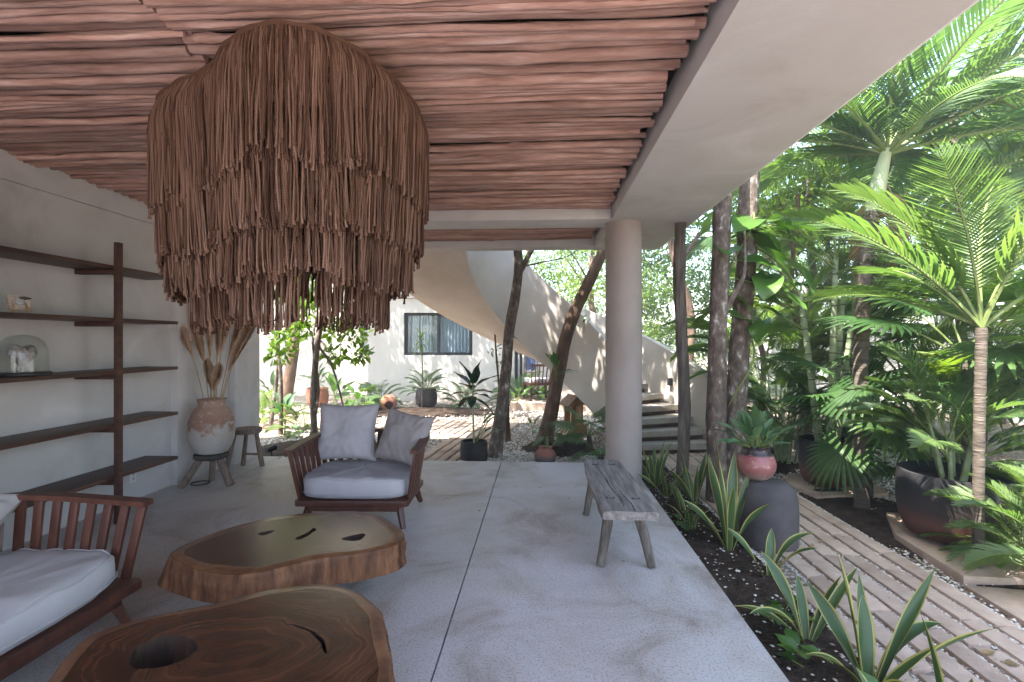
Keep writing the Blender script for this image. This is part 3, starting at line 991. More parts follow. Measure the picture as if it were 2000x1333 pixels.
ribbon('inner_parapet', RI, RI + 0.13, 0.47, 3.25, -STH, 0.92, 'plaster_warm')
ribbon('outer_parapet', RO, RO + 0.14, -0.2, 3.25, -STH, 0.92, 'plaster_warm')
ribbon('stair_slab', RI + 0.131, RO - 0.001, 0.10, 3.25, -STH + 0.002, -0.12, 'plaster_warm')
P1, DP = 0.148, 0.132
for i in range(23):
    a0 = P1 + i * DP
    z = SZ0 + SK * (a0 + DP)
    r0 = RI + 0.132 if a0 > 0.42 else RI - 0.05
    vs = []
    nseg = 5
    for k in range(nseg + 1):
        ph = a0 - 0.012 + (DP + 0.05) * k / nseg
        for r in (r0, RO - 0.002):
            vs += [sp(r, ph, z - 0.085), sp(r, ph, z)]
    fs = []
    for k in range(nseg):
        b = k * 4
        fs += [(b + 1, b + 3, b + 7, b + 5), (b, b + 4, b + 6, b + 2), (b, b + 1, b + 5, b + 4), (b + 2, b + 6, b + 7, b + 3)]
    fs += [(0, 2, 3, 1), (nseg * 4, nseg * 4 + 1, nseg * 4 + 3, nseg * 4 + 2)]
    MB().add(vs, fs).build('tread', M['concrete_step'], stair, bevel=0.008)
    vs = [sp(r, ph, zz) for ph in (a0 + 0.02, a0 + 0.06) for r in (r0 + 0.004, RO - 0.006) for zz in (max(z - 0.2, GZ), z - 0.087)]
    MB().add(vs, [(0, 2, 3, 1), (4, 5, 7, 6), (0, 1, 5, 4), (2, 6, 7, 3), (1, 3, 7, 5), (0, 4, 6, 2)]).build('riser_shade', M['riser_shade'], stair)  # panel closing the open gap, its shade put into a dark brown
# wall light on the outer parapet
ph = 0.60
wlz = at_depth(1291, 745, 8.4).z
wli = MB().box((0, 0, 0.0), (0.06, 0.07, 0.12), M=Matrix.Rotation(R(0), 3, 'Z')).build('wall_light', M['black_metal'], None, bevel=0.004)
wli.location = Vector((SX, SY, 0)) + Vector(((RO - 0.033) * math.cos(ph), (RO - 0.033) * math.sin(ph), wlz))
wli.rotation_euler = (0, 0, ph)
tag(wli, 'small black wall light above the stair treads', 'wall light')
MB().tube([(0.027, 0.0, -0.06), (0.027, 0.005, -0.22)], 0.006, 6).build('conduit', M['plaster_warm'], wli)
# ------------------------------------------------------------------ fringed pendant lamp
PLAN = [(-1.95, 2.48), (-1.72, 2.30), (-1.47, 2.17), (-1.27, 1.99), (-1.08, 1.88), (-0.93, 1.87), (-0.78, 1.99), (-0.665, 2.26), (-0.61, 2.62),
        (-0.70, 2.98), (-1.0, 3.18), (-1.4, 3.22), (-1.8, 3.08), (-2.0, 2.78)]
LCX, LCY = -1.30, 2.55
lamp = empty('fringe_pendant_lamp', (LCX, LCY, 2.7), 0, 'large brown rope fringe pendant lamp in tiers under the pole ceiling', 'pendant lamp')
plan = smooth_closed([((x - LCX) * 0.965, (y - LCY) * 0.965) for x, y in PLAN], 400)


def strands(name, scale, ztop, zbot, count, layers, seed, rad=0.0042):
    r = np.random.default_rng(seed)
    pl = np.array([(p[0], p[1]) for p in plan]) * scale
    seg = np.linalg.norm(np.roll(pl, -1, 0) - pl, axis=1)
    cum = np.concatenate([[0], np.cumsum(seg)])
    V, F, U = [], [], []
    ns, sides = 9, 5
    off = 0
    for li in range(layers):
        for k in range(count):
            if seed > 12 and noise.noise(Vector((k / count * 34, seed * 2.7, 0))) > (0.36 if seed == 13 else 0.22):
                continue
            s = (k + r.uniform(0, 1)) / count * cum[-1]
            j = min(np.searchsorted(cum, s) - 1, len(pl) - 1)
            j = max(j, 0)
            u = (s - cum[j]) / seg[j]
            p = pl[j] * (1 - u) + pl[(j + 1) % len(pl)] * u
            nrm = p / np.linalg.norm(p)
            tan = np.array([-nrm[1], nrm[0]])
            side = s / cum[-1] * 2 * PI
            lk = math.floor(s / 0.025)
            lc = (lk + 0.5) * 0.025
            lrand = noise.noise(Vector((lk * 3.7, seed * 1.3, 9.0 + li)))
            toward = (lc - s) * (0.55 + 0.5 * lrand)
            clump = 1.15 * lrand
            pull = 0.050 * noise.noise(Vector((s * 9.0, seed * 7.7, li * 2.0))) + r.normal(0, 0.004)
            zb = zbot(p[0]) + 0.075 * noise.noise(Vector((s * 3.3, seed, 0))) + 0.05 * noise.noise(Vector((s * 11.0, seed, 4))) + r.normal(0, 0.02) + 0.02 * li
            inw = -0.006 - 0.011 * li + 0.026 * clump + r.normal(0, 0.006)
            zs = np.linspace(ztop, zb, ns - 1)
            tassel = max(zb - 0.018, zb - 0.025)
            zs = np.append(zs, tassel)
            w1, w2 = r.uniform(0, 6.28), r.uniform(0, 6.28)
            rr = rad * r.uniform(0.85, 1.25)
            for i, z in enumerate(zs):
                t = i / (ns - 1)
                bulge = 0.045 * math.sin(min(t * 4.5, 1.0) * PI / 2) - 0.02 * t
                lat = pull * t + toward * min(1.0, t * 1.6) + 0.003 * math.sin(t * 9 + w1)
                out = inw * t + bulge + 0.003 * math.sin(t * 7 + w2)
                c = p + nrm * out + tan * lat
                ri = rr * (1.0 if i < ns - 2 else (1.25 if i == ns - 2 else 1.9))
                for q in range(sides):
                    a = 2 * PI * q / sides + t * 2
                    V.append((c[0] + nrm[0] * math.cos(a) * ri + tan[0] * math.sin(a) * ri,
                              c[1] + nrm[1] * math.cos(a) * ri + tan[1] * math.sin(a) * ri, z))
            for i in range(ns - 1):
                for q in range(sides):
                    q2 = (q + 1) % sides
                    F.append((off + i * sides + q, off + i * sides + q2, off + (i + 1) * sides + q2, off + (i + 1) * sides + q))
                    L0, L1 = (ztop - zs[i]), (ztop - zs[i + 1])
                    U += [(q / sides, L0 * 4), ((q + 1) / sides, L0 * 4), ((q + 1) / sides, L1 * 4), (q / sides, L1 * 4)]
            off += ns * sides
    me = bpy.data.meshes.new(name)
    V = np.array(V, dtype=np.float32)
    F = np.array(F, dtype=np.int32)
    me.vertices.add(len(V))
    me.vertices.foreach_set('co', V.ravel())
    me.loops.add(F.size)
    me.loops.foreach_set('vertex_index', F.ravel())
    me.polygons.add(len(F))
    me.polygons.foreach_set('loop_start', np.arange(len(F)) * 4)
    me.polygons.foreach_set('loop_total', np.full(len(F), 4))
    uvl = me.uv_layers.new(name='UVMap')
    uvl.data.foreach_set('uv', np.array(U, dtype=np.float32).ravel())
    me.polygons.foreach_set('use_smooth', np.ones(len(F), bool))
    me.materials.append(M['rope'])
    me.update(calc_edges=True)
    return tag(place(name, me, lamp), kind='stuff')


strands('fringe_tier', 1.00, -0.005, lambda x: -0.50 + 0.05 * x, 760, 2, 11, 0.0038)
strands('fringe_tier', 0.955, -0.30, lambda x: -0.755 + 0.07 * x, 700, 2, 12, 0.0038)
strands('fringe_tier', 0.87, -0.55, lambda x: -0.93 + 0.03 * x, 540, 2, 13, 0.0037)
strands('fringe_tier', 0.70, -0.72, lambda x: -1.10 + 0.03 * x, 300, 2, 14, 0.0037)
mb = MB()
for s_, z_, rr_ in ((0.985, 0.006, 0.016), (0.94, -0.29, 0.010), (0.845, -0.54, 0.010), (0.685, -0.71, 0.010)):
    ring = [(p[0] * s_, p[1] * s_, z_ + 0.004 * math.sin(i)) for i, p in enumerate(plan[::4])]
    mb.tube(ring + ring[:2], rr_, 8, cap=False)
mb.build('rope_rim', M['rope'], lamp, smooth=True)
for i in range(6):
    p = plan[int(i * 400 / 6)]
    MB().tube([(p[0] * 0.985, p[1] * 0.985, 0.0), (p[0] * 0.8, p[1] * 0.8, 0.10)], 0.004, 5).build('hanging_cord', M['black_metal'], lamp)

# ------------------------------------------------------------------ seating
def pillow(w, h, t, seed, pinch=0.10, n=26):
    """a soft square cushion standing in the XZ plane, faces towards -Y, base at z = 0"""
    vs, fs = [], []
    for side in (-1, 1):
        for j in range(n + 1):
            for i in range(n + 1):
                u, v = i / n * 2 - 1, j / n * 2 - 1
                e = (1 - abs(u) ** 2.6) * (1 - abs(v) ** 2.6)
                th = t / 2 * max(e, 0) ** 0.42
                px = u * w / 2 * (1 - pinch * (1 - v * v) * abs(u) ** 4)
                pz = v * h / 2 * (1 - pinch * (1 - u * u) * abs(v) ** 4)
                q = Vector((u * 1.6 + seed, v * 1.6, side))
                wr = 0.03 * noise.noise(q) * (e ** 0.5 if e > 0 else 0)
                edge = max(abs(u), abs(v))
                wr += 0.02 * math.sin(math.atan2(v, u) * 17 + seed + 2.2 * noise.noise(q * 1.5)) * max(0, edge - 0.42) * (1 - edge) * 4
                wr += 0.012 * (1 - abs(noise.noise(Vector((u * 2.2 + v * 1.4 + seed, v * 1.1 - u * .8, seed)))) * 6 if abs(noise.noise(Vector((u * 2.2 + v * 1.4 + seed, v * 1.1 - u * .8, seed)))) < 0.16 else 0) * max(e, 0)
                vs.append((px, side * (th + wr), pz + h / 2))
    m = (n + 1) ** 2
    for side in (0, 1):
        for j in range(n):
            for i in range(n):
                a = side * m + j * (n + 1) + i
                f = (a, a + 1, a + n + 2, a + n + 1)
                fs.append(f if side == 0 else f[::-1])
    for i in range(n):
        for (a, b) in ((i, i + 1), (n * (n + 1) + i + 1, n * (n + 1) + i), ((i + 1) * (n + 1), i * (n + 1)), (i * (n + 1) + n, (i + 1) * (n + 1) + n)):
            fs.append((b, a, a + m, b + m))
    return vs, fs


def seat_pad(w, d, h, seed, n=40):
    """a thick seat cushion lying on z = 0, crowned, with wrinkles"""
    vs, fs = [], []
    prof = [(0.90, 0.0), (0.97, 0.012), (0.995, 0.04), (1.0, h * 0.5), (0.995, h * 0.78), (0.975, h * 0.93), (0.93, h * 1.0), (0.85, h * 1.03),
            (0.7, h * 1.06), (0.5, h * 1.09), (0.28, h * 1.10), (0.0, h * 1.11)]
    na = 96

    def sq(t):
        c, s = math.cos(t), math.sin(t)
        p = 5.0
        k = (abs(c) ** p + abs(s) ** p) ** (-1 / p)
        return c * k, s * k

    for (r, z) in prof:
        for a in range(na):
            x, y = sq(2 * PI * a / na)
            X, Y = x * r * w / 2, y * r * d / 2
            wr = 0.018 * noise.noise(Vector((X * 5 + seed, Y * 5, z * 9))) + 0.010 * noise.noise(Vector((X * 17 + seed, Y * 9, z * 20)))
            fold = abs(noise.noise(Vector((X * 2.4 + seed, Y * 6 + X * 2, 4))))
            if fold < 0.12 and z > h * 0.85:
                wr -= 0.010 * (1 - fold / 0.12)
            if z > h * 0.9:
                vs.append((X, Y, z + wr))
            else:
                vs.append((X * (1 + wr * 1.2), Y * (1 + wr * 1.2), z))
    for i in range(len(prof) - 1):
        for a in range(na):
            b = (a + 1) % na
            fs.append((i * na + a, i * na + b, (i + 1) * na + b, (i + 1) * na + a))
    fs.append(tuple(range(na - 1, -1, -1)))
    return vs, fs


def lounge_seat(name, label, W, D, loc, rz, fabric, n_back, cat):
    """slatted barrel-back seat: faces -Y; base deck, legs, slats, curved top rail, seat pad"""
    t = empty(name, loc, rz, label, cat)
    w, d = W / 2 - 0.07, D / 2 - 0.02
    deck = [(-w + 0.02, -d), (w - 0.02, -d), (w, -d + 0.03), (w, d - 0.16), (w - 0.16, d), (-w + 0.16, d), (-w, d - 0.16), (-w, -d + 0.03)]
    MB().prism(deck, 0.19, 0.235).build('deck', M['frame_wood'], t, bevel=0.006)
    for sx in (-1, 1):
        for sy in (-1, 1):
            MB().bar((sx * (w - 0.10), sy * (d - 0.12), 0.20), (sx * (w - 0.045), sy * (d - 0.05), 0.0), 0.055, 0.055, 0, 0.034, 0.034).build('leg', M['frame_wood'], t, bevel=0.004)
    MB().box((0, -d + 0.06, 0.165), (2 * w - 0.2, 0.035, 0.05)).build('apron', M['frame_wood'], t, bevel=0.003)

    def u_path(w, d, z0, z1, dy, n):
        pts = [(-w, -d + dy, z0), (-w - 0.004, -d * 0.35, z0 + 0.4 * (z1 - z0)), (-w + 0.01, d * 0.35, z1), (-w + 0.07, d * 0.8, z1), (-w * 0.6, d, z1), (0, d + 0.02, z1),
               (w * 0.6, d, z1), (w - 0.07, d * 0.8, z1), (w - 0.01, d * 0.35, z1), (w + 0.004, -d * 0.35, z0 + 0.4 * (z1 - z0)), (w, -d + dy, z0)]
        return smooth_open(pts, n)

    n = 90
    low = u_path(w - 0.015, d - 0.02, 0.232, 0.232, 0.05, n)
    top = u_path(W / 2 - 0.02, d + 0.04, 0.605, 0.635, 0.06, n)
    # top rail: a flat board following the curve
    vs, fs = [], []
    for i, p in enumerate(top):
        tg = (top[min(i + 1, n)] - top[max(i - 1, 0)])
        tg.z = 0
        tg.normalize()
        nr = Vector((tg.y, -tg.x, 0))
        for a, b in ((-0.036, 0), (0.036, 0), (0.036, 0.028), (-0.036, 0.028)):
            vs.append(p + nr * a + Vector((0, 0, b)))
    for i in range(n):
        for k in range(4):
            a, b = i * 4 + k, i * 4 + (k + 1) % 4
            fs.append((b, a, a + 4, b + 4))
    fs += [(0, 1, 2, 3), tuple(n * 4 + k for k in (3, 2, 1, 0))]
    MB().add(vs, fs).build('top_rail', M['frame_wood'], t, smooth=True, angle=R(30))
    total = sum((top[i + 1] - top[i]).length for i in range(n))
    ns = int(total / 0.098)
    acc, nxt = 0.0, 0.03
    for i in range(n):
        L = (top[i + 1] - top[i]).length
        while nxt <= acc + L and nxt < total - 0.01:
            u = (nxt - acc) / L
            a = low[i].lerp(low[i + 1], u)
            b = top[i].lerp(top[i + 1], u)
            tg = (top[i + 1] - top[i])
            tg.z = 0
            nr = Vector((tg.y, -tg.x, 0)).normalized()
            MB().bar(a, b + Vector((0, 0, 0.004)), 0.045, 0.020, 0, up=nr).build('slat', M['frame_wood'], t, bevel=0.002)
            nxt += (total - 0.06) / ns
        acc += L
    vs, fs = seat_pad(2 * w - 0.03, 2 * d - 0.07, 0.165, n_back * 3.3)
    sc_o = MB().add(vs, fs).build('seat_cushion', M[fabric], t, (0, -0.018, 0.238), smooth=True, angle=R(80))
    for row in (2, 5):
        loop = [Vector(vs[row * 96 + a]) * 1.0 + Vector((vs[row * 96 + a][0] * 0.004, vs[row * 96 + a][1] * 0.004, 0)) for a in range(96)]
        MB().tube(loop + loop[:2], 0.0045, 6, cap=False).build('piping', M[fabric], sc_o, smooth=True)
    return t


chair = lounge_seat('armchair', 'wide dark slatted armchair with grey seat cushion facing the slab tables', 1.05, 0.84, (-1.51, 4.36, 0), R(2), 'fabric_grey', 1, 'armchair')
vs, fs = pillow(0.56, 0.53, 0.19, 2.0)
o = MB().add(vs, fs).build('cushion', M['fabric_grey'], None, (-1.76, 4.53, 0.415), smooth=True, rot=(R(-16), 0, R(3)), angle=R(80))
tag(o, 'large square grey cushion upright on the armchair', 'cushion')
vs, fs = pillow(0.47, 0.47, 0.18, 5.0)
o = MB().add(vs, fs).build('cushion', M['fabric_taupe'], None, (-1.26, 4.42, 0.425), smooth=True, rot=(R(-20), R(9), R(-16)), angle=R(80))
tag(o, 'smaller tilted grey cushion leaning in the armchair corner', 'cushion')

sofa = lounge_seat('sofa', 'dark slatted sofa with pale seat cushion in front of the shelves', 1.95, 0.92, (-2.55, 1.72, 0), R(90), 'fabric_light', 2, 'sofa')
vs, fs = pillow(0.52, 0.48, 0.18, 8.0)
o = MB().add(vs, fs).build('cushion', M['fabric_light'], None, (-2.88, 2.16, 0.50), smooth=True, rot=(R(-72), 0, R(24)), angle=R(80))
tag(o, 'pale cushion leaning against the sofa back', 'cushion')


# ------------------------------------------------------------------ slab tables
def slab_table(name, label, outline, ztop, thick, heart, holes, sap, flare, seed):
    cx = sum(p[0] for p in outline) / len(outline)
    cy_ = sum(p[1] for p in outline) / len(outline)
    t = empty(name, (cx, cy_, 0), 0, label, 'table')
    n = 144
    pts = smooth_closed([(p[0] - cx, p[1] - cy_) for p in outline], n)
    pts = [p * (1 + 0.012 * noise.noise(Vector((p.x * 9, p.y * 9, seed)))) for p in pts]
    vs, fs, ms = [], [], []
    rings = []

    def ring(f, z):
        base = len(vs)
        for i, p in enumerate(pts):
            q = f(i, p)
            vs.append((q[0], q[1], z if not callable(z) else z(i, p)))
        rings.append(base)

    def ins(i, p, dd):
        L = p.length
        return p * max(0.02, (L - dd) / L)

    for k in (0.05, 0.2, 0.4, 0.6, 0.8):
        ring(lambda i, p, k=k: ins(i, p, sap) * k, ztop)
    ring(lambda i, p: ins(i, p, sap * (1 + 0.25 * noise.noise(Vector((p.x * 3, p.y * 3, seed + 5))))), ztop)
    ring(lambda i, p: ins(i, p, 0.008), ztop - 0.0005)
    for k in range(9):
        u = k / 8

        def rough(i, p, u=u):
            fl = flare(p) * u
            q = p * (1 + fl / p.length)
            return q * (1 + (0.012 * noise.noise(Vector((p.x * 11, p.y * 11, seed + u * 2))) + 0.022 * noise.noise(Vector((p.x * 4, p.y * 4, seed + u * 3)))) * min(1, u * 3))
        ring(rough, ztop - 0.006 - u * (thick - 0.006))
    ring(lambda i, p: p * 0.5, ztop - thick - 0.01)
    for ri in range(len(rings) - 1):
        a, b = rings[ri], rings[ri + 1]
        for i in range(n):
            j = (i + 1) % n
            fs.append((a + i, b + i, b + j, a + j))
            ms.append(0 if ri < 5 else (1 if ri == 5 else 2))
    fs.append(tuple(rings[0] + i for i in range(n)))
    ms.append(0)
    fs.append(tuple(rings[-1] + i for i in range(n - 1, -1, -1)))
    ms.append(2)
    mb = MB()
    mb.v, mb.f, mb.m = vs, fs, ms
    mats = [M[heart], M['sapwood'], M['bark_side'], M['slab_dark']]
    top = mb.build('slab_top', mats, t, smooth=True, angle=R(50))
    cut = MB()
    for h in holes:
        hp = [(p[0] - cx, p[1] - cy_) for p in smooth_closed(h, 30)]
        hp = [(x + 0.006 * noise.noise(Vector((x * 25, y * 25, 1))), y + 0.006 * noise.noise(Vector((x * 25, y * 25, 7)))) for x, y in hp]
        cut.prism(hp, ztop - thick - 0.1, ztop + 0.05, 3)
    if holes:
        c = cut.build('cutter', mats, t)
        for ob_ in (top, c):
            bm = bmesh.new()
            bm.from_mesh(ob_.data)
            bmesh.ops.remove_doubles(bm, verts=bm.verts, dist=1e-6)
            bmesh.ops.recalc_face_normals(bm, faces=bm.faces)
            bm.to_mesh(ob_.data)
            bm.free()
        md = top.modifiers.new('cut', 'BOOLEAN')
        md.object = c
        md.operation = 'DIFFERENCE'
        md.solver = 'EXACT'
        bpy.context.view_layer.update()
        dg = bpy.context.evaluated_depsgraph_get()
        me = bpy.data.meshes.new_from_object(top.evaluated_get(dg))
        top.modifiers.clear()
        top.data = me
        bpy.data.objects.remove(c)
    for i in range(3):
        a = 2 * PI * i / 3 + seed
        MB().lathe([(0.06, 0), (0.06, ztop - thick + 0.01)], 20).build('foot', M['black_metal'], t, (0.28 * math.cos(a), 0.2 * math.sin(a), 0), smooth=True)
    return t


ZA = 0.34
outA = [on(x, y, ZA) for x, y in ((332, 1080), (385, 1052), (451, 1029), (520, 1012), (600, 1001), (697, 998), (752, 1011), (789, 1040), (775, 1062), (717, 1078), (615, 1092), (512, 1117),
                                  (443, 1121), (369, 1108))]
holeA = [[on(x, y, ZA) for x, y in q] for q in (
    ((668, 1052), (690, 1045), (712, 1042), (710, 1050), (700, 1056), (680, 1056)),
    ((578, 1050), (600, 1040), (612, 1031), (616, 1036), (602, 1046), (585, 1054)),
    ((505, 1041), (535, 1035), (530, 1041), (510, 1046)))]
slab_table('slab_coffee_table', 'thick live edge slab table with cracks beside the armchair', [(p.x, p.y) for p in outA], ZA, 0.15, 'heart_a',
           [[(p.x, p.y) for p in h] for h in holeA], 0.075, lambda p: 0.10 * max(0, -p.x - 0.35) / 0.5 + 0.01, 1.3)
ZB = 0.40
outB = [on(x, y, ZB) for x, y in ((88, 1333), (130, 1280), (184, 1236), (287, 1203), (410, 1179), (533, 1149), (635, 1140), (697, 1154), (742, 1190), (758, 1248), (767, 1325))]
outB = [(p.x, p.y) for p in outB] + [(-0.52, 1.38), (-0.74, 1.14), (-1.12, 1.08), (-1.48, 1.26)]
hb = [on(x, y, ZB) for x, y in ((250, 1290), (262, 1268), (300, 1247), (350, 1240), (385, 1256), (378, 1276), (340, 1296), (285, 1307), (262, 1303))]
crack = [on(x, y, ZB) for x, y in ((552, 1218), (600, 1226), (630, 1246), (638, 1272), (632, 1274), (622, 1250), (596, 1231))]
slab_table('slab_coffee_table', 'large live edge slab table with an oval hole through its top', outB, ZB, 0.16, 'heart_b',
           [[(p.x, p.y) for p in hb], [(p.x, p.y) for p in crack]], 0.05, lambda p: 0.01, 4.1)

# ------------------------------------------------------------------ wall shelf
shelf = empty('wall_shelf', (-3.64, 3.4, 0), 0, 'tall open shelf of dark wood planks along the plaster wall', 'shelf')
so_ = Vector((3.64, -3.4, 0))
LV = [0.39, 0.82, 1.255, 1.69, 2.12]
for i, z in enumerate(LV):
    mb = MB().box2(Vector((WX + 0.012, 1.6, z - 0.03)) + so_, Vector((-3.49, 4.76, z)) + so_)
    mb.build('shelf_board', M['shelf_wood'], shelf, bevel=0.004)
    for y in (1.9, 3.06, 4.03):
        MB().box2(Vector((WX + 0.01, y - 0.03, z - 0.07)) + so_, Vector((-3.47, y + 0.03, z - 0.032)) + so_).build('bracket', M['shelf_wood'], shelf, bevel=0.003)
for y in (1.9, 3.06, 4.03):
    MB().box2(Vector((-3.488, y - 0.024, 0.0)) + so_, Vector((-3.445, y + 0.024, 2.31)) + so_).build('upright', M['shelf_wood'], shelf, bevel=0.004)

dome = empty('glass_dome', (-3.655, at_depth(52, 700, 3.62).y, LV[2] + 0.001), 0, 'glass cloche over a crystal heart on a black base', 'glass dome')
MB().lathe([(0.0, 0.0), (0.155, 0.0), (0.16, 0.006), (0.16, 0.02), (0.152, 0.026), (0.0, 0.026)], 40).build('base', M['black_metal'], dome, smooth=True)
gp = [(0.142, 0.027), (0.140, 0.15), (0.135, 0.19), (0.118, 0.235), (0.085, 0.268), (0.045, 0.285), (0.001, 0.29)]
MB().lathe(gp, 48).build('cloche', M['glass'], dome, smooth=True)
ht = []
for k in range(40):
    a = 2 * PI * k / 40
    ht.append((0.0062 * 16 * math.sin(a) ** 3, 0.0062 * (13 * math.cos(a) - 5 * math.cos(2 * a) - 2 * math.cos(3 * a) - math.cos(4 * a))))
mb = MB()
vs, fs = [], []
for j, (sc_, yy) in enumerate(((0.3, -0.045), (0.75, -0.036), (1.0, 0.0), (0.75, 0.036), (0.3, 0.045))):
    for x, z in ht:
        q = sc_ * (1 + 0.10 * noise.noise(Vector((x * 40, z * 40, j))))
        vs.append((yy, x * q, 0.145 + z * q))
for j in range(4):
    for k in range(40):
        k2 = (k + 1) % 40
        fs.append((j * 40 + k, j * 40 + k2, (j + 1) * 40 + k2, (j + 1) * 40 + k))
fs += [tuple(range(39, -1, -1)), tuple(160 + k for k in range(40))]
mb.add(vs, fs).build('crystal_heart', M['crystal'], dome)
MB().lathe([(0.018, 0.026), (0.012, 0.07)], 12).build('stem', M['crystal'], dome)

for i, (px, lab) in enumerate(((14, 'small plaque with a pale disc on an easel, on the shelf'), (63, 'small plaque with a dark stone on an easel, on the shelf'))):
    p = at_depth(px, 600, 3.56)
    pq = empty('plaque', (-3.62, p.y, LV[3] + 0.001), R(-20), lab, 'plaque')
    MB().box((0, 0, 0.078), (0.012, 0.115, 0.10), M=Matrix.Rotation(R(-12), 3, 'Y')).build('panel', M['paper'], pq, bevel=0.003)
    if i:
        MB().lathe([(0.0, -0.012), (0.028, -0.006), (0.03, 0.004), (0.0, 0.014)], 10, wob=0.5).build('stone', M['grey_clay'], pq, (0.012, 0.02, 0.108), smooth=True)
    else:
        MB().lathe([(0.026, -0.003), (0.026, 0.003)], 24).build('disc', M['fabric_light'], pq, (0.018, 0.0, 0.085), rot=(0, R(78), 0))
    for sy in (-1, 1):
        MB().bar((0.03, sy * 0.045, 0.0), (-0.01, sy * 0.028, 0.12), 0.008, 0.008).build('easel_leg', M['light_wood'], pq)
    MB().box((0.022, 0, 0.026), (0.02, 0.12, 0.008)).build('easel_ledge', M['light_wood'], pq)

# ------------------------------------------------------------------ stools, vase, bench
def stool(name, label, loc, h, r, legs, m_top, thick, wob, seed, stretch=False):
    t = empty(name, loc, 0, label, 'stool')
    MB().lathe([(0.0, h - thick), (r * 0.9, h - thick), (r, h - thick * 0.7), (r, h - thick * 0.2), (r * 0.96, h), (0.0, h - 0.004)], 28, wob=wob).build('seat', m_top, t, smooth=True, angle=R(45))
    feet = []
    for (ax, ay, fx, fy, rad) in legs:
        a, b = Vector((ax, ay, h - thick * 0.6)), Vector((fx, fy, 0))
        pts = [a.lerp(b, k / 6) + Vector((0.006 * noise.noise(Vector((k, seed, 0))), 0.006 * noise.noise(Vector((k, seed, 5))), 0)) for k in range(7)]
        MB().tube(pts, [rad * (0.92 + 0.04 * k) for k in range(7)], 9, wob=0.2).build('leg', M['stool_wood'], t, smooth=True, angle=R(60))
        feet.append(pts)
    if stretch:
        MB().tube([feet[1][4], feet[2][4]], 0.013, 8).build('stretcher', M['stool_wood'], t, smooth=True)
    return t


vx = at_depth(414, 880, 5.38)
stool('stool', 'low dark three legged stool carrying the whitewashed vase', (vx.x, vx.y, 0), 0.325, 0.165,
      [(-0.07, -0.05, -0.22, -0.17, 0.034), (0.09, -0.02, 0.235, -0.05, 0.036), (-0.03, 0.07, -0.085, 0.12, 0.03)], M['stool_dark'], 0.055, 0.12, 3)
vase = MB().lathe([(0.0, 0.0), (0.10, 0.0), (0.15, 0.02), (0.185, 0.08), (0.212, 0.16), (0.221, 0.25), (0.214, 0.34), (0.192, 0.42), (0.16, 0.475), (0.134, 0.50), (0.125, 0.52),
                   (0.131, 0.555), (0.143, 0.572), (0.136, 0.576), (0.118, 0.555), (0.11, 0.52), (0.10, 0.46), (0.0, 0.45)], 48, wob=0.02).build('clay_vase', M['vase'], None, (vx.x, vx.y, 0.318), smooth=True)
tag(vase, 'round terracotta vase half covered in whitewash on the low stool', 'vase')
PL = [(-0.36, 0.0, 1.02, 0.46), (-0.20, 0.04, 0.92, 0.42), (-0.02, -0.02, 1.2, 0.66), (0.05, 0.05, 1.16, 0.6), (0.20, -0.02, 1.2, 0.6), (0.33, 0.03, 1.22, 0.66), (0.47, -0.04, 1.12, 0.72),
      (0.38, 0.06, 1.02, 0.56), (-0.09, 0.06, 0.5, 0.3), (0.10, -0.05, 0.46, 0.28)]
for i, (dx, dy, L, pl_) in enumerate(PL):
    st = empty('pampas_stem', (vx.x + dx * 0.16, vx.y + dy * 0.4, 0.75), 0, 'dry feathery pampas plume standing in the whitewashed vase', 'dried grass', 'pampas plumes in the vase')
    base, tip = Vector((0, 0, 0)), Vector((dx, dy, L))
    mid = base.lerp(tip, 0.5) + Vector((-dx * 0.12, 0, 0.02))
    pts = smooth_open([base, mid, tip], 12)
    MB().tube(pts, [0.0055 - 0.003 * k / 12 for k in range(13)], 5).build('stalk', M['straw'], st, smooth=True)
    mb = MB()
    r3 = random.Random(i)
    vs, fs = [], []
    for k in range(3400):
        u = r3.random()
        q = 1 - pl_ / L * (1 - u) - 0.0
        f = q * 12
        j = min(int(f), 11)
        c = pts[j].lerp(pts[j + 1], f - j)
        ax = (pts[j + 1] - pts[j]).normalized()
        env = math.sin(PI * min(1, (1 - u) ** 0.8 * 0.95 + 0.05)) ** 0.8 * 0.038 + 0.005
        a = r3.uniform(0, 2 * PI)
        s1, s2 = frame_of(ax)
        o1 = (s1 * math.cos(a) + s2 * math.sin(a))
        ln = r3.uniform(0.04, 0.085)
        e = c + o1 * env * r3.uniform(0.7, 1.35) + ax * ln
        w = s1 * 0.0022 + s2 * 0.0012
        b0 = len(vs)
        vs += [c + o1 * 0.003 - w, c + o1 * 0.003 + w, c.lerp(e, 0.6) + o1 * 0.008 + w * 1.3, e]
        fs.append((b0, b0 + 1, b0 + 2, b0 + 3))
    mb.add(vs, fs).build('plume', M['pampas'], st)

sx_ = at_depth(484, 840, 6.1)
stool('stool', 'tall round grey wooden stool against the pilaster', (sx_.x, sx_.y, 0), 0.465, 0.155,
      [(-0.10, -0.09, -0.165, -0.17, 0.024), (-0.06, 0.08, -0.095, 0.06, 0.024), (0.10, 0.0, 0.145, 0.06, 0.025)], M['stool_wood'], 0.062, 0.08, 9, True)
ringo = MB()
ringo.tube([(0.085 * math.cos(a), 0.085 * math.sin(a), 0) for a in np.linspace(0, 2 * PI, 33)], 0.008, 6, cap=False)
rp = on(391, 945, 0.0)
tag(ringo.build('wire_ring', M['grey_clay'], None, (rp.x, rp.y, 0.009), smooth=True), 'thin grey ring lying on the floor under the vase stool', 'ring')

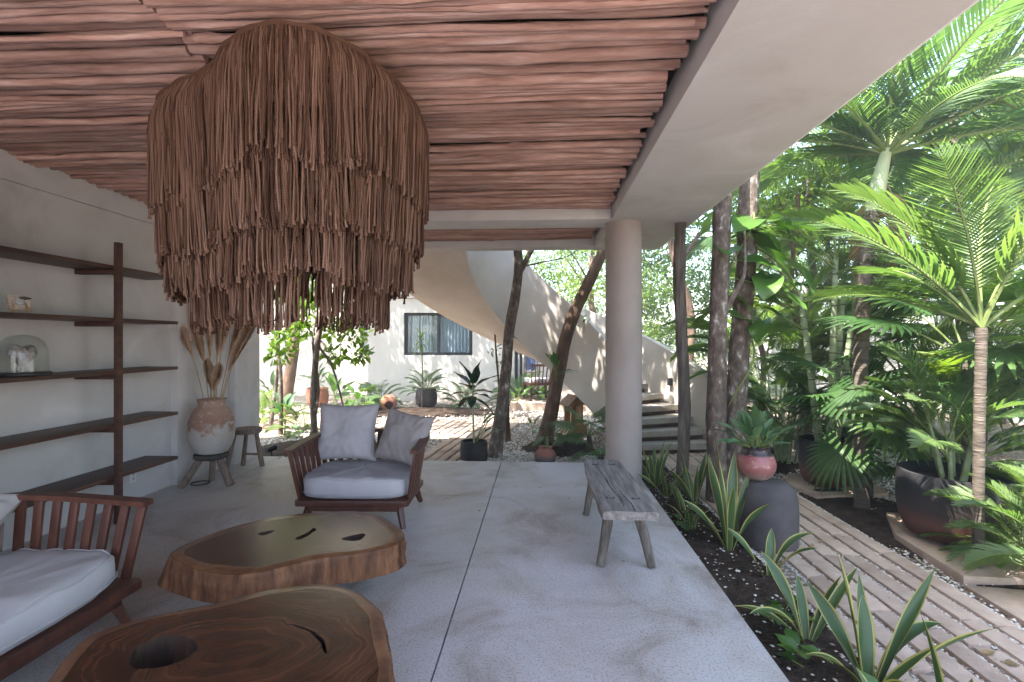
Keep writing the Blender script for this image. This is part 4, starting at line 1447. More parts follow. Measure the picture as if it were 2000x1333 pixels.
bench = empty('wooden_bench', (0.56, 3.97, 0), R(0.8), 'low rustic grey plank bench with cracked top near the column', 'bench')
hw, hl, zt_, th_ = 0.185, 0.71, 0.425, 0.055
n1, n2 = 14, 40
vs, fs = [], []


def edge_x(s, v):
    return s * (hw + 0.012 * noise.noise(Vector((v * 4, s * 3, 0))) - 0.022 * max(0, v / hl) - (0.01 if abs(v) > hl * 0.96 else 0))


for lev in (0, 1):
    for j in range(n2 + 1):
        v = -hl + 2 * hl * j / n2
        for i in range(n1 + 1):
            u = i / n1
            x = edge_x(-1, v) * (1 - u) + edge_x(1, v) * u
            z = zt_ + 0.004 * noise.noise(Vector((x * 8, v * 3, 0))) if lev else zt_ - th_ - 0.006 * noise.noise(Vector((x * 5, v * 3, 4)))
            if lev and i in (0, n1):
                z -= 0.006
            vs.append((x + (0.004 if lev == 0 and i == 0 else 0), v + 0.012 * noise.noise(Vector((x * 9, 3, 0))) * (1 if j in (0, n2) else 0), z))
m_ = (n1 + 1) * (n2 + 1)
for j in range(n2):
    for i in range(n1):
        a = j * (n1 + 1) + i
        fs.append((m_ + a, m_ + a + 1, m_ + a + n1 + 2, m_ + a + n1 + 1))
        fs.append((a + n1 + 1, a + n1 + 2, a + 1, a))
for i in range(n1):
    fs.append((i, i + 1, m_ + i + 1, m_ + i))
    a = n2 * (n1 + 1) + i
    fs.append((a + 1, a, m_ + a, m_ + a + 1))
for j in range(n2):
    a = j * (n1 + 1)
    fs.append((a + n1 + 1, a, m_ + a, m_ + a + n1 + 1))
    a += n1
    fs.append((a, a + n1 + 1, m_ + a + n1 + 1, m_ + a))
plank = MB().add(vs, fs).build('plank', M['bench_wood'], bench, smooth=True, angle=R(50))
for (x, pts) in ((-0.035, [(-0.70, -0.035), (-0.45, -0.02), (-0.2, -0.045), (0.1, -0.05), (0.4, -0.07), (0.70, -0.075)]), (0.03, [(-0.70, 0.03), (-0.55, 0.035), (-0.4, 0.015), (-0.25, 0.01)]),
                 (0.0, [(0.45, 0.0), (0.6, -0.006), (0.7, -0.01)])):
    q = smooth_open([(xx, yy, zt_ + 0.0005) for yy, xx in pts], 30)
    MB().tube(q, [0.0028 * (0.5 + abs(math.sin(k * 0.7))) for k in range(31)], 4, flat=0.5).build('crack', M['mortise'], plank)
for (mx, my) in ((-0.085, -0.43), (0.085, -0.44), (-0.075, 0.53), (0.07, 0.53)):
    MB().box((mx, my, zt_ - 0.001), (0.052, 0.036, 0.012)).build('mortise', M['mortise'], plank)
    MB().box((mx, my + 0.001, zt_ + 0.001), (0.036, 0.022, 0.014)).build('tenon', M['bench_wood'], plank, bevel=0.003)
    s = 1 if mx > 0 else -1
    e = 1 if my > 0 else -1
    a, b = Vector((mx, my, zt_ - 0.02)), Vector((mx + s * 0.085, my + (-0.10 if e < 0 else -0.06), 0.0))
    pts = [a.lerp(b, k / 8) + Vector((0.005 * noise.noise(Vector((k * .7, mx * 9, my)))
                                      , 0.005 * noise.noise(Vector((k * .7, my * 9, 2))), 0)) for k in range(9)]
    MB().tube(pts, [0.040 - 0.0014 * k for k in range(9)], 9, wob=0.18).build('leg', M['post'], bench, smooth=True, angle=R(60))
# ------------------------------------------------------------------ plant building blocks
def frond_mesh(name, L, pairs, ll, droop, wid, seed, leaf, petiole=0.22, fwd=0.9, hang=0.35, rise=0.25):
    """a pinnate palm frond growing along +X, arching down, leaflets in two rows"""
    r = random.Random(seed)
    n = 22
    pts = [Vector((0, 0, 0))]
    side = r.uniform(-0.25, 0.25)
    for i in range(n):
        t = (i + 0.5) / n
        a = -droop * t ** 1.6
        pts.append(pts[-1] + Vector((math.cos(a) * math.cos(side * t), math.cos(a) * math.sin(side * t), math.sin(a))) * (L / n))
    mb = MB()
    mb.tube(pts, [0.011 * L ** 0.5 * (1 - 0.88 * i / n) for i in range(n + 1)], 5, 1)
    vs, fs = [], []
    for k in range(pairs):
        t = petiole + (1 - petiole) * (k + 0.5) / pairs
        f = t * n
        j = min(int(f), n - 1)
        c = pts[j].lerp(pts[j + 1], f - j)
        ax = (pts[j + 1] - pts[j]).normalized()
        sd = ax.cross(Vector((0, 0, 1))).normalized()
        up = sd.cross(ax).normalized()
        u = (t - petiole) / (1 - petiole)
        ln0 = ll * (0.45 + 0.55 * math.sin(PI * min(1, u * 0.85 + 0.18))) * (1 - 0.35 * u ** 3)
        for s in (-1, 1):
            if r.random() < 0.03:
                continue
            ln = ln0 * r.uniform(0.85, 1.1)
            d = (sd * s + ax * (fwd * (0.55 + 0.9 * u)) + up * (rise + r.uniform(-0.12, 0.12))).normalized()
            h = hang * r.uniform(0.6, 1.5)
            p0 = c
            p1 = c + d * ln * 0.35
            p2 = c + d * ln * 0.7 - Vector((0, 0, 1)) * ln * h * 0.18
            p3 = c + d * ln - Vector((0, 0, 1)) * ln * h * 0.55
            wv = ax * (wid * r.uniform(0.8, 1.15))
            b = len(vs)
            fold = up * wid * 0.35
            vs += [p0 - wv * 0.25, p0 + wv * 0.25, p1 - wv * 0.5 + fold, p1 + wv * 0.5 - fold, p2 - wv * 0.42 + fold, p2 + wv * 0.42 - fold, p3]
            fs += [(b, b + 1, b + 3, b + 2), (b + 2, b + 3, b + 5, b + 4), (b + 4, b + 5, b + 6)]
    mb.add(vs, fs, 0)
    return mb.mesh(name, [M[leaf], M['stem']], smooth=False)


def fan_mesh(name, petiole, Rr, nseg, seed, leaf, spread=290, droop=0.35, split=0.55, tilt=0.5):
    """a palmate leaf: petiole along +X, then a pleated fan"""
    r = random.Random(seed)
    pts = [Vector((petiole * i / 10, 0, -0.10 * petiole * (i / 10) ** 2.2)) for i in range(11)]
    mb = MB()
    mb.tube(pts, [0.009 - 0.0004 * i for i in range(11)], 5, 1)
    hub = pts[-1]
    vs, fs = [], []
    ct, st = math.cos(tilt), math.sin(tilt)
    for k in range(nseg):
        a0 = R(-spread / 2 + spread * k / nseg)
        a1 = R(-spread / 2 + spread * (k + 1) / nseg)
        am = (a0 + a1) / 2
        q = Rr * (0.82 + 0.18 * math.cos(am)) * r.uniform(0.94, 1.05)

        def P(a, rad, lift=0.0):
            x, y = math.cos(a) * rad, math.sin(a) * rad
            dz = -droop * (rad / Rr) ** 2.4 * Rr * (0.55 + 0.3 * abs(math.sin(a))) + lift
            return hub + Vector((x * ct - 0 * st, y, -x * st * 1.0 + dz + rad * 0.08))

        b = len(vs)
        rs_ = q * split
        rt = q * (split + (1 - split) * 0.55)
        da = (a1 - a0) / 2
        w2 = da * 0.62
        vs += [hub, P(a0, rs_), P(am, rs_ * 1.01, 0.02 * Rr), P(a1, rs_), P(am - w2 * 0.9, rt), P(am, rt, 0.012 * Rr), P(am + w2 * 0.9, rt), P(am + r.uniform(-0.02, 0.02), q, -0.06 * Rr * r.random())]
        fs += [(b, b + 1, b + 2), (b, b + 2, b + 3), (b + 1, b + 4, b + 5, b + 2), (b + 2, b + 5, b + 6, b + 3), (b + 4, b + 7, b + 5), (b + 5, b + 7, b + 6)]
    mb.add(vs, fs, 0)
    return mb.mesh(name, [M[leaf], M['stem']], smooth=False)


def blade_mesh(name, L, W, leaf, curl=0.4, pet=0.25, n=9, wave=0.05, heart=0.0, seed=0):
    """one broad leaf: stalk then blade along +X, folded at the midrib, tip curling down"""
    mb = MB()
    sp_ = [Vector((pet * i / 4, 0, 0)) for i in range(5)]
    if pet > 0.01:
        mb.tube(sp_, 0.006 * (L / 0.3) ** 0.5, 5, 1)
    vs, fs = [], []
    for i in range(n + 1):
        t = i / n
        a = -curl * t * 1.2
        x = pet + L * t * (1 - 0.12 * curl * t)
        z = -curl * 0.45 * L * t * t
        w = W / 2 * (math.sin(PI * (0.06 + 0.94 * t) ** 0.72) ** 0.85) * (1 if i < n else 0)
        back = -heart * L * 0.18 * (1 - t) ** 6
        for j in (-2, -1, 0, 1, 2):
            yy = j / 2 * w
            zz = z + abs(j) / 2 * w * 0.28 + wave * W * math.sin(t * 9 + j * 2 + seed) * (abs(j) == 2)
            vs.append((x + back * abs(j) / 2, yy, zz))
    for i in range(n):
        for j in range(4):
            b = i * 5 + j
            fs.append((b, b + 5, b + 6, b + 1))
    mb.add(vs, fs, 0)
    return mb.mesh(name, [M[leaf], M['stem']], smooth=True, angle=R(70))


def strap_mesh(name, L, W, bend, twist, seed, n=16):
    """a snake-plant leaf growing along +Z, bending to +X, with yellow margins"""
    r = random.Random(seed)
    mb = MB()
    vs, fsg, fse = [], [], []
    p = Vector((0, 0, 0))
    a = 0.0
    for i in range(n + 1):
        t = i / n
        w = W * (0.55 + 0.9 * t - 0.1) if t < 0.5 else W * (0.9 + 0.1 * math.sin((t - .5) * 2 * PI))
        w = W * min(1.0, 0.45 + 1.1 * t) * (1 if t < 0.62 else max(0.0, 1 - ((t - 0.62) / 0.38) ** 1.7))
        a = bend * t ** 1.3
        tw = twist * t + 0.25 * math.sin(t * 5 + seed)
        d = Vector((math.sin(a), 0, math.cos(a)))
        if i:
            p = p + d * (L / n)
        sidev = Vector((math.cos(tw) * 0 - math.sin(tw) * math.cos(a), math.cos(tw), math.sin(tw) * math.sin(a)))
        nr = d.cross(sidev)
        for q, dep in ((-1, 0.10), (-0.80, 0.02), (0, -0.10), (0.80, 0.02), (1, 0.10)):
            vs.append(p + sidev * q * w / 2 + nr * dep * w)
    for i in range(n):
        for j in range(4):
            b = i * 5 + j
            (fse if j in (0, 3) else fsg).append((b, b + 1, b + 6, b + 5))
    k = len(mb.v)
    mb.add(vs, fsg, 0)
    mb.f += fse
    mb.m += [1] * len(fse)
    return mb.mesh(name, [M['snake_green'], M['snake_edge']], smooth=True, angle=R(80))


def leaf_cloud(name, clusters, per, size, leaf, seed, aspect=0.45):
    """many small folded leaves around cluster centres; clusters = [(x, y, z, radius)]"""
    r = np.random.default_rng(seed)
    C = np.array([c[:3] for c in clusters])
    S = np.array([c[3] for c in clusters])
    idx = np.repeat(np.arange(len(C)), per)
    n = len(idx)
    d = r.normal(size=(n, 3))
    d /= np.linalg.norm(d, axis=1)[:, None]
    pos = C[idx] + d * (S[idx] * r.uniform(0.15, 1, n) ** 0.6)[:, None] * np.array([1, 1, 0.7])
    a = r.normal(size=(n, 3)) + d * 0.6 + np.array([0, 0, -0.35])
    a /= np.linalg.norm(a, axis=1)[:, None]
    b = np.cross(a, r.normal(size=(n, 3)))
    b /= np.linalg.norm(b, axis=1)[:, None]
    c = np.cross(a, b)
    s = size * r.uniform(0.6, 1.3, n)[:, None]
    V = np.stack([pos, pos + a * s * 0.5 + b * s * aspect * 0.5 + c * s * 0.08, pos + a * s, pos + a * s * 0.5 - b * s * aspect * 0.5 + c * s * 0.08], 1)
    F = np.arange(n * 4).reshape(-1, 4)
    me = bpy.data.meshes.new(name)
    me.vertices.add(n * 4)
    me.vertices.foreach_set('co', V.reshape(-1, 3).ravel())
    me.loops.add(n * 4)
    me.loops.foreach_set('vertex_index', F.ravel())
    me.polygons.add(n)
    me.polygons.foreach_set('loop_start', np.arange(n) * 4)
    me.polygons.foreach_set('loop_total', np.full(n, 4))
    me.materials.append(M[leaf])
    me.update(calc_edges=True)
    return me


FR = {
    'areca': [frond_mesh('frond', 1.0, 44, 0.30, 1.1, 0.0145, i, 'palm_leaf') for i in range(4)],
    'areca_blue': [frond_mesh('frond', 1.0, 44, 0.27, 1.0, 0.013, 20 + i, 'palm_leaf_blue') for i in range(3)],
    'areca_lime': [frond_mesh('frond', 1.0, 42, 0.30, 1.0, 0.016, 40 + i, 'palm_leaf_lime') for i in range(3)],
    'royal': [frond_mesh('frond', 1.0, 56, 0.30, 0.9, 0.014, 60 + i, 'palm_leaf_blue', petiole=0.10, hang=0.6) for i in range(3)],
    'dark': [frond_mesh('frond', 1.0, 30, 0.28, 0.9, 0.024, 80 + i, 'palm_leaf_dark') for i in range(3)],
    'arch': [frond_mesh('frond', 1.0, 46, 0.29, 0.75, 0.0155, 100 + i, 'palm_leaf', petiole=0.2, hang=0.25, rise=0.1) for i in range(3)],
    'fan': [fan_mesh('fan_leaf', 0.55, 0.42, 30, i, 'palm_leaf_dark') for i in range(3)],
    'fan_lime': [fan_mesh('fan_leaf', 0.55, 0.42, 32, 10 + i, 'palm_leaf_lime') for i in range(2)],
    'fan_blue': [fan_mesh('fan_leaf', 0.5, 0.36, 26, 20 + i, 'palm_leaf_blue', droop=0.6) for i in range(3)],
}


def put_leaf(parent, kind, loc, az, el, scale, roll=0.0, name=None, pick=random):
    me = pick.choice(FR[kind])
    return place(name or ('fan_leaf' if kind.startswith('fan') else 'frond'), me, parent, loc, (roll, -el, az), scale)


def crown(parent, kind, top, n, L, seed, el0=75, el1=-5, az0=0.0, jit=0.25):
    r = random.Random(seed)
    for i in range(n):
        u = (i + 0.5) / n
        az = az0 + i * 2.39996 + r.uniform(-jit, jit)
        el = R(el0 + (el1 - el0) * u ** 0.8) + r.uniform(-0.12, 0.12)
        put_leaf(parent, kind, top, az, el, L * r.uniform(0.85, 1.12), r.uniform(-0.3, 0.3), pick=r)


def areca(label, loc, canes, h, L, kind, seed, nf=6, spread=0.22, name='areca_palm', cat='palm', group=None, cane_r=0.016, el0=80, el1=10):
    """a clump of canes, each ending in arching fronds"""
    t = empty(name, loc, 0, label, cat, group)
    r = random.Random(seed)
    for i in range(canes):
        a = 2 * PI * i / canes + r.uniform(-0.5, 0.5)
        b = Vector((math.cos(a) * spread * 0.35, math.sin(a) * spread * 0.35, 0))
        hh = h * r.uniform(0.65, 1.1)
        e = Vector((math.cos(a) * spread * (0.6 + 1.2 * hh * 0.3), math.sin(a) * spread * (0.6 + 1.2 * hh * 0.3), hh))
        nc = 24 if hh > 1 else 8
        pts = smooth_open([b, b.lerp(e, 0.5) + Vector((0, 0, 0.03)), e], nc)
        cn = MB().tube(pts, [cane_r * (1.15 - 0.5 * k / nc) for k in range(nc + 1)], 8)
        if hh > 1:
            for q in range(2, nc - 1, 2):
                dv = (pts[q + 1] - pts[q]).normalized() * 0.006
                rq = cane_r * (1.15 - 0.5 * q / nc) * 1.07
                cn.tube([pts[q] - dv, pts[q] + dv], rq, 8, 1)
        cn.build('cane', [M['cane'], M['palm_trunk']], t, smooth=True, angle=R(50))
        for k in range(nf):
            az = a + r.uniform(-1.5, 1.5) if k else r.uniform(0, 6.3)
            el = R(el0 + (el1 - el0) * ((k + 0.5) / nf)) + r.uniform(-0.15, 0.15)
            put_leaf(t, kind, e - Vector((0, 0, 0.04 * k)), az, el, L * r.uniform(0.75, 1.15), r.uniform(-0.35, 0.35), pick=r)
    return t


def fan_palm(label, loc, leaves, scale, kind, seed, stem_h=0.25, el0=80, el1=0, group=None, az0=0.0):
    t = empty('fan_palm', loc, 0, label, 'palm', group)
    MB().tube([(0, 0, -0.02), (0.01, 0, stem_h * 0.5), (0, 0, stem_h)], [0.05, 0.042, 0.03], 9, wob=0.3).build('trunk', M['palm_trunk'], t, smooth=True)
    crown(t, kind, (0, 0, stem_h), leaves, scale, seed, el0, el1, az0, 0.5)
    return t


def pot(name, label, loc, prof, m, cat='pot', soil=None, wob=0.01):
    t = empty(name, loc, 0, label, cat)
    MB().lathe(prof, 48, wob=wob).build('pot_body', M[m], t, smooth=True, angle=R(50))
    if soil:
        MB().lathe([(0.0, soil[1]), (soil[0], soil[1] - 0.004)], 24).build('potting_soil', M['soil'], t)
    return t


def wall_prof(pts, th):
    inner = [(max(r - th, 0.01), max(z, pts[0][1] + th)) for r, z in reversed(pts)]
    return [(0.0, pts[0][1])] + pts + inner + [(0.0, pts[0][1] + th)]


def tree(label, path, radii, limbs, clusters, per, size, leaf, seed, bark='bark', name='tree', group=None, wob=0.18):
    """path and limbs in world coordinates"""
    base = Vector(path[0])
    t = empty(name, base, 0, label, 'tree', group)
    pts = smooth_open([Vector(p) - base for p in path], 22)
    rad = [radii[0] + (radii[1] - radii[0]) * k / 22 for k in range(23)]
    rad[0] *= 1.25
    rad[1] *= 1.08
    MB().tube(pts, rad, 14, wob=wob).build('trunk', M[bark], t, smooth=True, angle=R(70))
    for lp, lr in limbs:
        q = smooth_open([Vector(p) - base for p in lp], 12)
        MB().tube(q, [lr * (1 - 0.7 * k / 12) for k in range(13)], 7, wob=wob).build('limb', M[bark], t, smooth=True, angle=R(70))
    if clusters:
        me = leaf_cloud('crown', [(c[0] - base.x, c[1] - base.y, c[2] - base.z, c[3]) for c in clusters], per, size, leaf, seed)
        place('crown', me, t)
    return t


def cloud(cx, cy_, cz, rx, ry, rz, n, rad, seed):
    r = random.Random(seed)
    out = []
    for i in range(n):
        while True:
            u, v, w = (r.uniform(-1, 1) for _ in range(3))
            if u * u + v * v + w * w < 1:
                break
        out.append((cx + u * rx, cy_ + v * ry, cz + w * rz, rad * r.uniform(0.6, 1.3)))
    return out


# ------------------------------------------------------------------ courtyard trees
b0 = on(966, 893, GZ)
tree('slim forked grey tree rising beside the black planter',
     [b0, at_depth(985, 760, 7.22), at_depth(996, 640, 7.32), at_depth(1012, 535, 7.42), at_depth(1008, 440, 7.5), at_depth(1000, 250, 7.7), at_depth(990, 0, 8.0)], (0.09, 0.045),
     [([at_depth(1011, 540, 7.42), at_depth(1032, 500, 7.46), at_depth(1060, 440, 7.6), at_depth(1100, 250, 7.9)], 0.05),
      ([at_depth(1022, 520, 7.42), at_depth(1060, 512, 7.6), at_depth(1110, 500, 7.9), at_depth(1150, 470, 8.2)], 0.014)],
     cloud(-1.6, 7.2, 6.2, 2.2, 1.8, 1.0, 46, 0.6, 1), 210, 0.13, 'tree_leaf', 31)
b1 = on(1062, 868, GZ)
tree('dark leaning tree in the soil patch under the stair',
     [b1, at_depth(1078, 800, 8.0), at_depth(1096, 700, 7.9), at_depth(1118, 620, 7.85), at_depth(1150, 550, 7.85), at_depth(1182, 480, 7.85), at_depth(1240, 330, 7.9), at_depth(1290, 120, 8.0)], (0.118, 0.06),
     [([at_depth(1150, 550, 7.85), at_depth(1120, 500, 8.0), at_depth(1090, 470, 8.2)], 0.012)],
     cloud(0.8, 7.4, 6.4, 2.1, 1.8, 1.0, 44, 0.6, 2), 200, 0.13, 'tree_leaf', 32, bark='bark_brown')
p = on(992, 862, GZ)
tree('thin bare double stem growing behind the forked tree', [p, at_depth(990, 760, p.y), at_depth(999, 640, p.y), at_depth(1003, 500, p.y)], (0.045, 0.03), [], None, 0, 0, None, 3, 'bark_brown', wob=0.25)
p = on(984, 850, GZ)
tree('very thin reddish stem against the house wall', [p, at_depth(975, 760, p.y), at_depth(967, 660, p.y), at_depth(965, 600, p.y)], (0.02, 0.012), [], cloud(at_depth(962, 690, p.y).x, p.y, at_depth(962, 690, p.y).z, .18, .2, .3, 5, .08, 8), 9, 0.06, 'tree_leaf', 4, 'bark_brown')
# left group: vine-wound trunk with light foliage
p = on(615, 868, GZ)
d_ = 8.0
tree('vine wound twin stem behind the armchair',
     [p, at_depth(612, 780, d_), at_depth(618, 690, d_), at_depth(628, 610, d_), at_depth(632, 500, d_), at_depth(640, 300, d_)], (0.05, 0.035),
     [([at_depth(608, 850, d_), at_depth(622, 760, d_), at_depth(611, 670, d_), at_depth(622, 590, d_), at_depth(615, 500, d_)], 0.03),
      ([at_depth(625, 680, d_), at_depth(650, 720, d_), at_depth(672, 800, d_), at_depth(680, 850, d_)], 0.022),
      ([at_depth(622, 660, d_), at_depth(660, 700, d_), at_depth(668, 660, d_), at_depth(690, 620, d_)], 0.012)],
     [(*at_depth(x, y, d_ + dz), s) for x, y, dz, s in ((560, 655, .3, .28), (585, 640, .1, .28), (545, 690, .2, .22), (600, 600, .2, .3), (660, 640, .3, .28), (690, 650, .4, .26), (672, 615, .2, .26), (650, 690, .2, .2),
                                                        (640, 560, .3, .35), (580, 570, .4, .35), (700, 690, .3, .18))] + cloud(-4.0, 8.2, 5.6, 2.0, 1.6, 1.0, 40, .55, 5),
     64, 0.15, 'tree_leaf_lime', 33, bark='bark')
for i, (x0, y0, x1, lab) in enumerate(((528, 840, 545, 'slender pale stem beside the terrace pilaster'), (548, 850, 541, 'crooked thin stem standing among the courtyard plants'),
                                       (560, 800, 566, 'short pale sapling near the recessed house wall'))):
    p = on(x0, y0, GZ)
    dd = p.y + 0.25
    tree(lab, [p, at_depth((x0 + x1) / 2 + 4, 740, dd), at_depth(x1, 640, dd), at_depth(x1 + 6, 480, dd)], (0.035, 0.022), [], cloud(at_depth(x1, 560, dd).x, dd, 2.6, .5, .5, .5, 6, .25, 40 + i), 30, .11, 'tree_leaf', 50 + i, 'bark')

# canopy trees shading the court; the wide one is added unseen to shade the recess
for i, (x, y, h, rx, nclus, lab) in enumerate(((-5.6, 10.9, 6.8, 2.6, 40, 'tall shade tree left of the courtyard walk'), (-9.2, 12.2, 6.4, 3.0, 90, 'unseen wide tree added to shade the recessed house bay'), (3.4, 12.6, 7.2, 2.4, 34, 'tall leafy tree behind the curved staircase'))):
    px = random.Random(i).uniform(-0.3, 0.3)
    tree(lab, [(x, y, GZ), (x + px, y + 0.1, 2.0), (x - px, y, 4.2), (x, y, h)], (0.13, 0.05),
         [([(x, y, 3.4 + k * .5), (x + 0.8 * math.cos(k * 2.1), y + 0.8 * math.sin(k * 2.1), 4.6 + k * .5), (x + 1.6 * math.cos(k * 2.1), y + 1.6 * math.sin(k * 2.1), 5.6 + k * .5)], 0.05) for k in range(4)],
         (cloud(-4.2, 11.6, 6.2, 3.8, 2.4, 1.0, 110, 0.65, 60) if i == 0 else cloud(x, y, h, rx, rx, 1.5, nclus, 0.6, 60 + i)), 200, 0.14, 'tree_leaf', 70 + i, 'bark_brown')

# two pale trunks by the path carrying the climbing vine
A0 = Vector((1.74, 5.12, -0.1))
tree('spotted grey trunk rising beside the terrace edge next to the post', [A0, (1.73, 5.14, 0.8), (1.76, 5.16, 1.8), (1.80, 5.18, 2.7), (1.87, 5.25, 3.6), (1.9, 5.4, 5.2)], (0.095, 0.078),
     [([(1.78, 5.14, 1.75), (1.92, 5.12, 2.0), (2.0, 5.14, 2.2), (2.02, 5.2, 2.7)], 0.035)], cloud(1.2, 6.2, 7.2, 1.0, 1.0, 0.7, 6, .45, 9), 80, .13, 'tree_leaf', 81)
B0 = Vector((2.02, 5.42, -0.1))
tree('thicker spotted trunk leaning behind the red pot', [B0, (2.02, 5.42, 0.7), (2.06, 5.42, 1.5), (2.14, 5.44, 2.4), (2.2, 5.5, 3.4), (2.35, 5.6, 5.2)], (0.11, 0.09), [], cloud(2.2, 6.6, 7.2, 1.0, 1.0, 0.7, 6, .45, 10), 80, .13, 'tree_leaf', 82)

vine = empty('climbing_vine', (2.04, 5.3, 1.2), 0, 'climbing vine with big heart shaped leaves on the spotted trunk', 'vine')
heart = [blade_mesh('heart_leaf', 0.34, 0.24, 'broad_leaf', 0.5, 0.16, heart=1.0, seed=s) for s in (1, 2)]
mb = MB()
mb.tube([Vector((0.02 + 0.13 * math.cos(k * .5), 0.1 + 0.14 * math.sin(k * .5), -1.1 + k * 0.11)) for k in range(28)], 0.009, 5).build('vine_stem', M['stem'], vine, smooth=True)
rv = random.Random(5)
for i, (px, py, sc_) in enumerate(((1450, 425, 1.3), (1475, 420, 1.3), (1500, 440, 1.4), (1468, 450, 1.1), (1490, 470, 1.3), (1440, 505, 1.1), (1525, 485, 1.5), (1460, 545, 1.1), (1500, 520, 1.2), (1480, 580, 1.0),
                                   (1420, 560, 0.9), (1425, 610, 0.9), (1510, 560, 1.1), (1490, 610, .9), (1415, 480, 1.0))):
    pt = at_depth(px, py, 5.15 + 0.25 * rv.random())
    az = rv.uniform(-2.4, 0.2)
    place('heart_leaf', rv.choice(heart), vine, pt - Vector(vine.location) - Vector((0.12 * math.cos(az), .12 * math.sin(az), 0)), (rv.uniform(-.5, .5), rv.uniform(-0.1, 0.7), az), sc_)

# ------------------------------------------------------------------ right garden: pots and palms
big = [(0.22, 0.0), (0.31, 0.035), (0.36, 0.13), (0.385, 0.27), (0.385, 0.45), (0.378, 0.525)]
pbig = Vector((3.27, 4.22, GZ + 0.066))
pot('planter', 'big smoke blackened clay pot on the stone slab beside the path', pbig, wall_prof(big, 0.03), 'smoked_pot', 'pot', (0.34, 0.46))
areca('bushy palm growing in the big smoke blackened pot', pbig + Vector((0.02, 0.05, 0.46)), 8, 0.40, 0.72, 'areca', 101, 5, 0.22, el0=85, el1=30)
p2 = Vector((3.14, 5.78, GZ + 0.051))
pot('planter', 'smaller smoke blackened clay pot under the tall canes', p2, wall_prof([(r * 0.74, z * 0.95) for r, z in big], 0.025), 'smoked_pot', 'pot', (0.25, 0.42))
bam = areca('tall green ringed canes growing in the smaller blackened pot', p2 + Vector((0, 0, 0.40)), 6, 2.0, 1.15, 'areca', 103, 5, 0.22, cane_r=0.036)

# pedestal and red pot
pp = Vector((1.78, 4.10, -0.075))
ped = MB().lathe([(0.0, 0.0), (0.205, 0.0), (0.212, 0.02), (0.212, 0.26), (0.205, 0.36), (0.185, 0.43), (0.14, 0.475), (0.09, 0.487), (0.0, 0.49)], 48, wob=0.012).build('upturned_pot', M['grey_clay'], None, pp, smooth=True)
tag(ped, 'upturned dark grey clay pot used as a pedestal', 'pedestal')
rpz = pp + Vector((-0.075, 0.05, 0.482))
pot('red_pot', 'red pot with dark glazed neck on the upturned pot', rpz,
    wall_prof([(0.07, 0.0), (0.115, 0.03), (0.143, 0.09), (0.147, 0.13), (0.135, 0.18), (0.108, 0.215), (0.098, 0.235), (0.105, 0.262), (0.113, 0.272)], 0.012), 'red_pot', 'pot', (0.095, 0.235))
lily = empty('potted_lily', rpz + Vector((0, 0, 0.235)), 0, 'leafy green plant growing in the red pot', 'plant')
lf = [blade_mesh('leaf', 0.17, 0.06, 'variegated', 0.6, 0.14, seed=s) for s in (1, 2, 3)]
rv = random.Random(9)
for i in range(44):
    az, el = rv.uniform(0, 6.28), R(rv.uniform(20, 88))
    place('leaf', rv.choice(lf), lily, (0.03 * math.cos(az), 0.03 * math.sin(az), 0), (rv.uniform(-.4, .4), -el, az), rv.uniform(0.7, 1.35))

# palm C: brown trunk, pale crownshaft, long fronds
c0 = on(1683, 997, GZ)
ct = at_depth(1733, 290, 5.0)
pc = empty('royal_palm', c0, 0, 'tall palm with brown trunk and pale green crownshaft', 'palm')
q = [Vector((0, 0, -0.03)), at_depth(1682, 850, 4.85) - c0, at_depth(1681, 700, 4.9) - c0, at_depth(1690, 520, 4.95) - c0, at_depth(1705, 415, 5.0) - c0]
pts = smooth_open(q, 40)
MB().tube(pts, [0.063 * (1 + 0.05 * (k % 3 == 0)) * (1.15 if k < 2 else 1) for k in range(41)], 12, wob=0.1).build('trunk', M['palm_trunk'], pc, smooth=True, angle=R(70))
pts = smooth_open([pts[-1], at_depth(1715, 360, 5.0) - c0, ct - c0], 10)
MB().tube(pts, [0.066, 0.074, 0.077, 0.076, 0.074, 0.07, 0.066, 0.06, 0.054, 0.048, 0.042], 12).build('crownshaft', M['cane_pale'], pc, smooth=True)
for i, (az, el, L) in enumerate(((-40, 40, 2.3), (-10, 30, 2.5), (-70, 55, 2.1), (25, 45, 2.2), (70, 50, 2.0), (120, 50, 1.9), (170, 35, 1.7), (-120, 60, 1.6), (-150, 30, 1.5), (5, 62, 2.2), (-25, 10, 2.2), (50, 15, 2.0), (-90, 20, 1.5), (200, 65, 1.8), (140, 62, 2.1), (95, 72, 2.2), (185, 50, 1.9), (40, 70, 2.3), (155, 25, 1.7), (110, 20, 1.9))):
    put_leaf(pc, 'royal', ct - c0 - Vector((0, 0, 0.05)), R(az), R(el), L, random.uniform(-.3, .3))

dead = FR['royal'][0].copy()
dead.materials.clear()
dead.materials.append(M['dry_leaf'])
dead.materials.append(M['straw'])
for az, el, L in ((200, -62, 1.1), (-60, -70, 0.9)):
    place('dead_frond', dead, pc, ct - c0 - Vector((0, 0, 0.35)), (0, -R(el), R(az)), L)
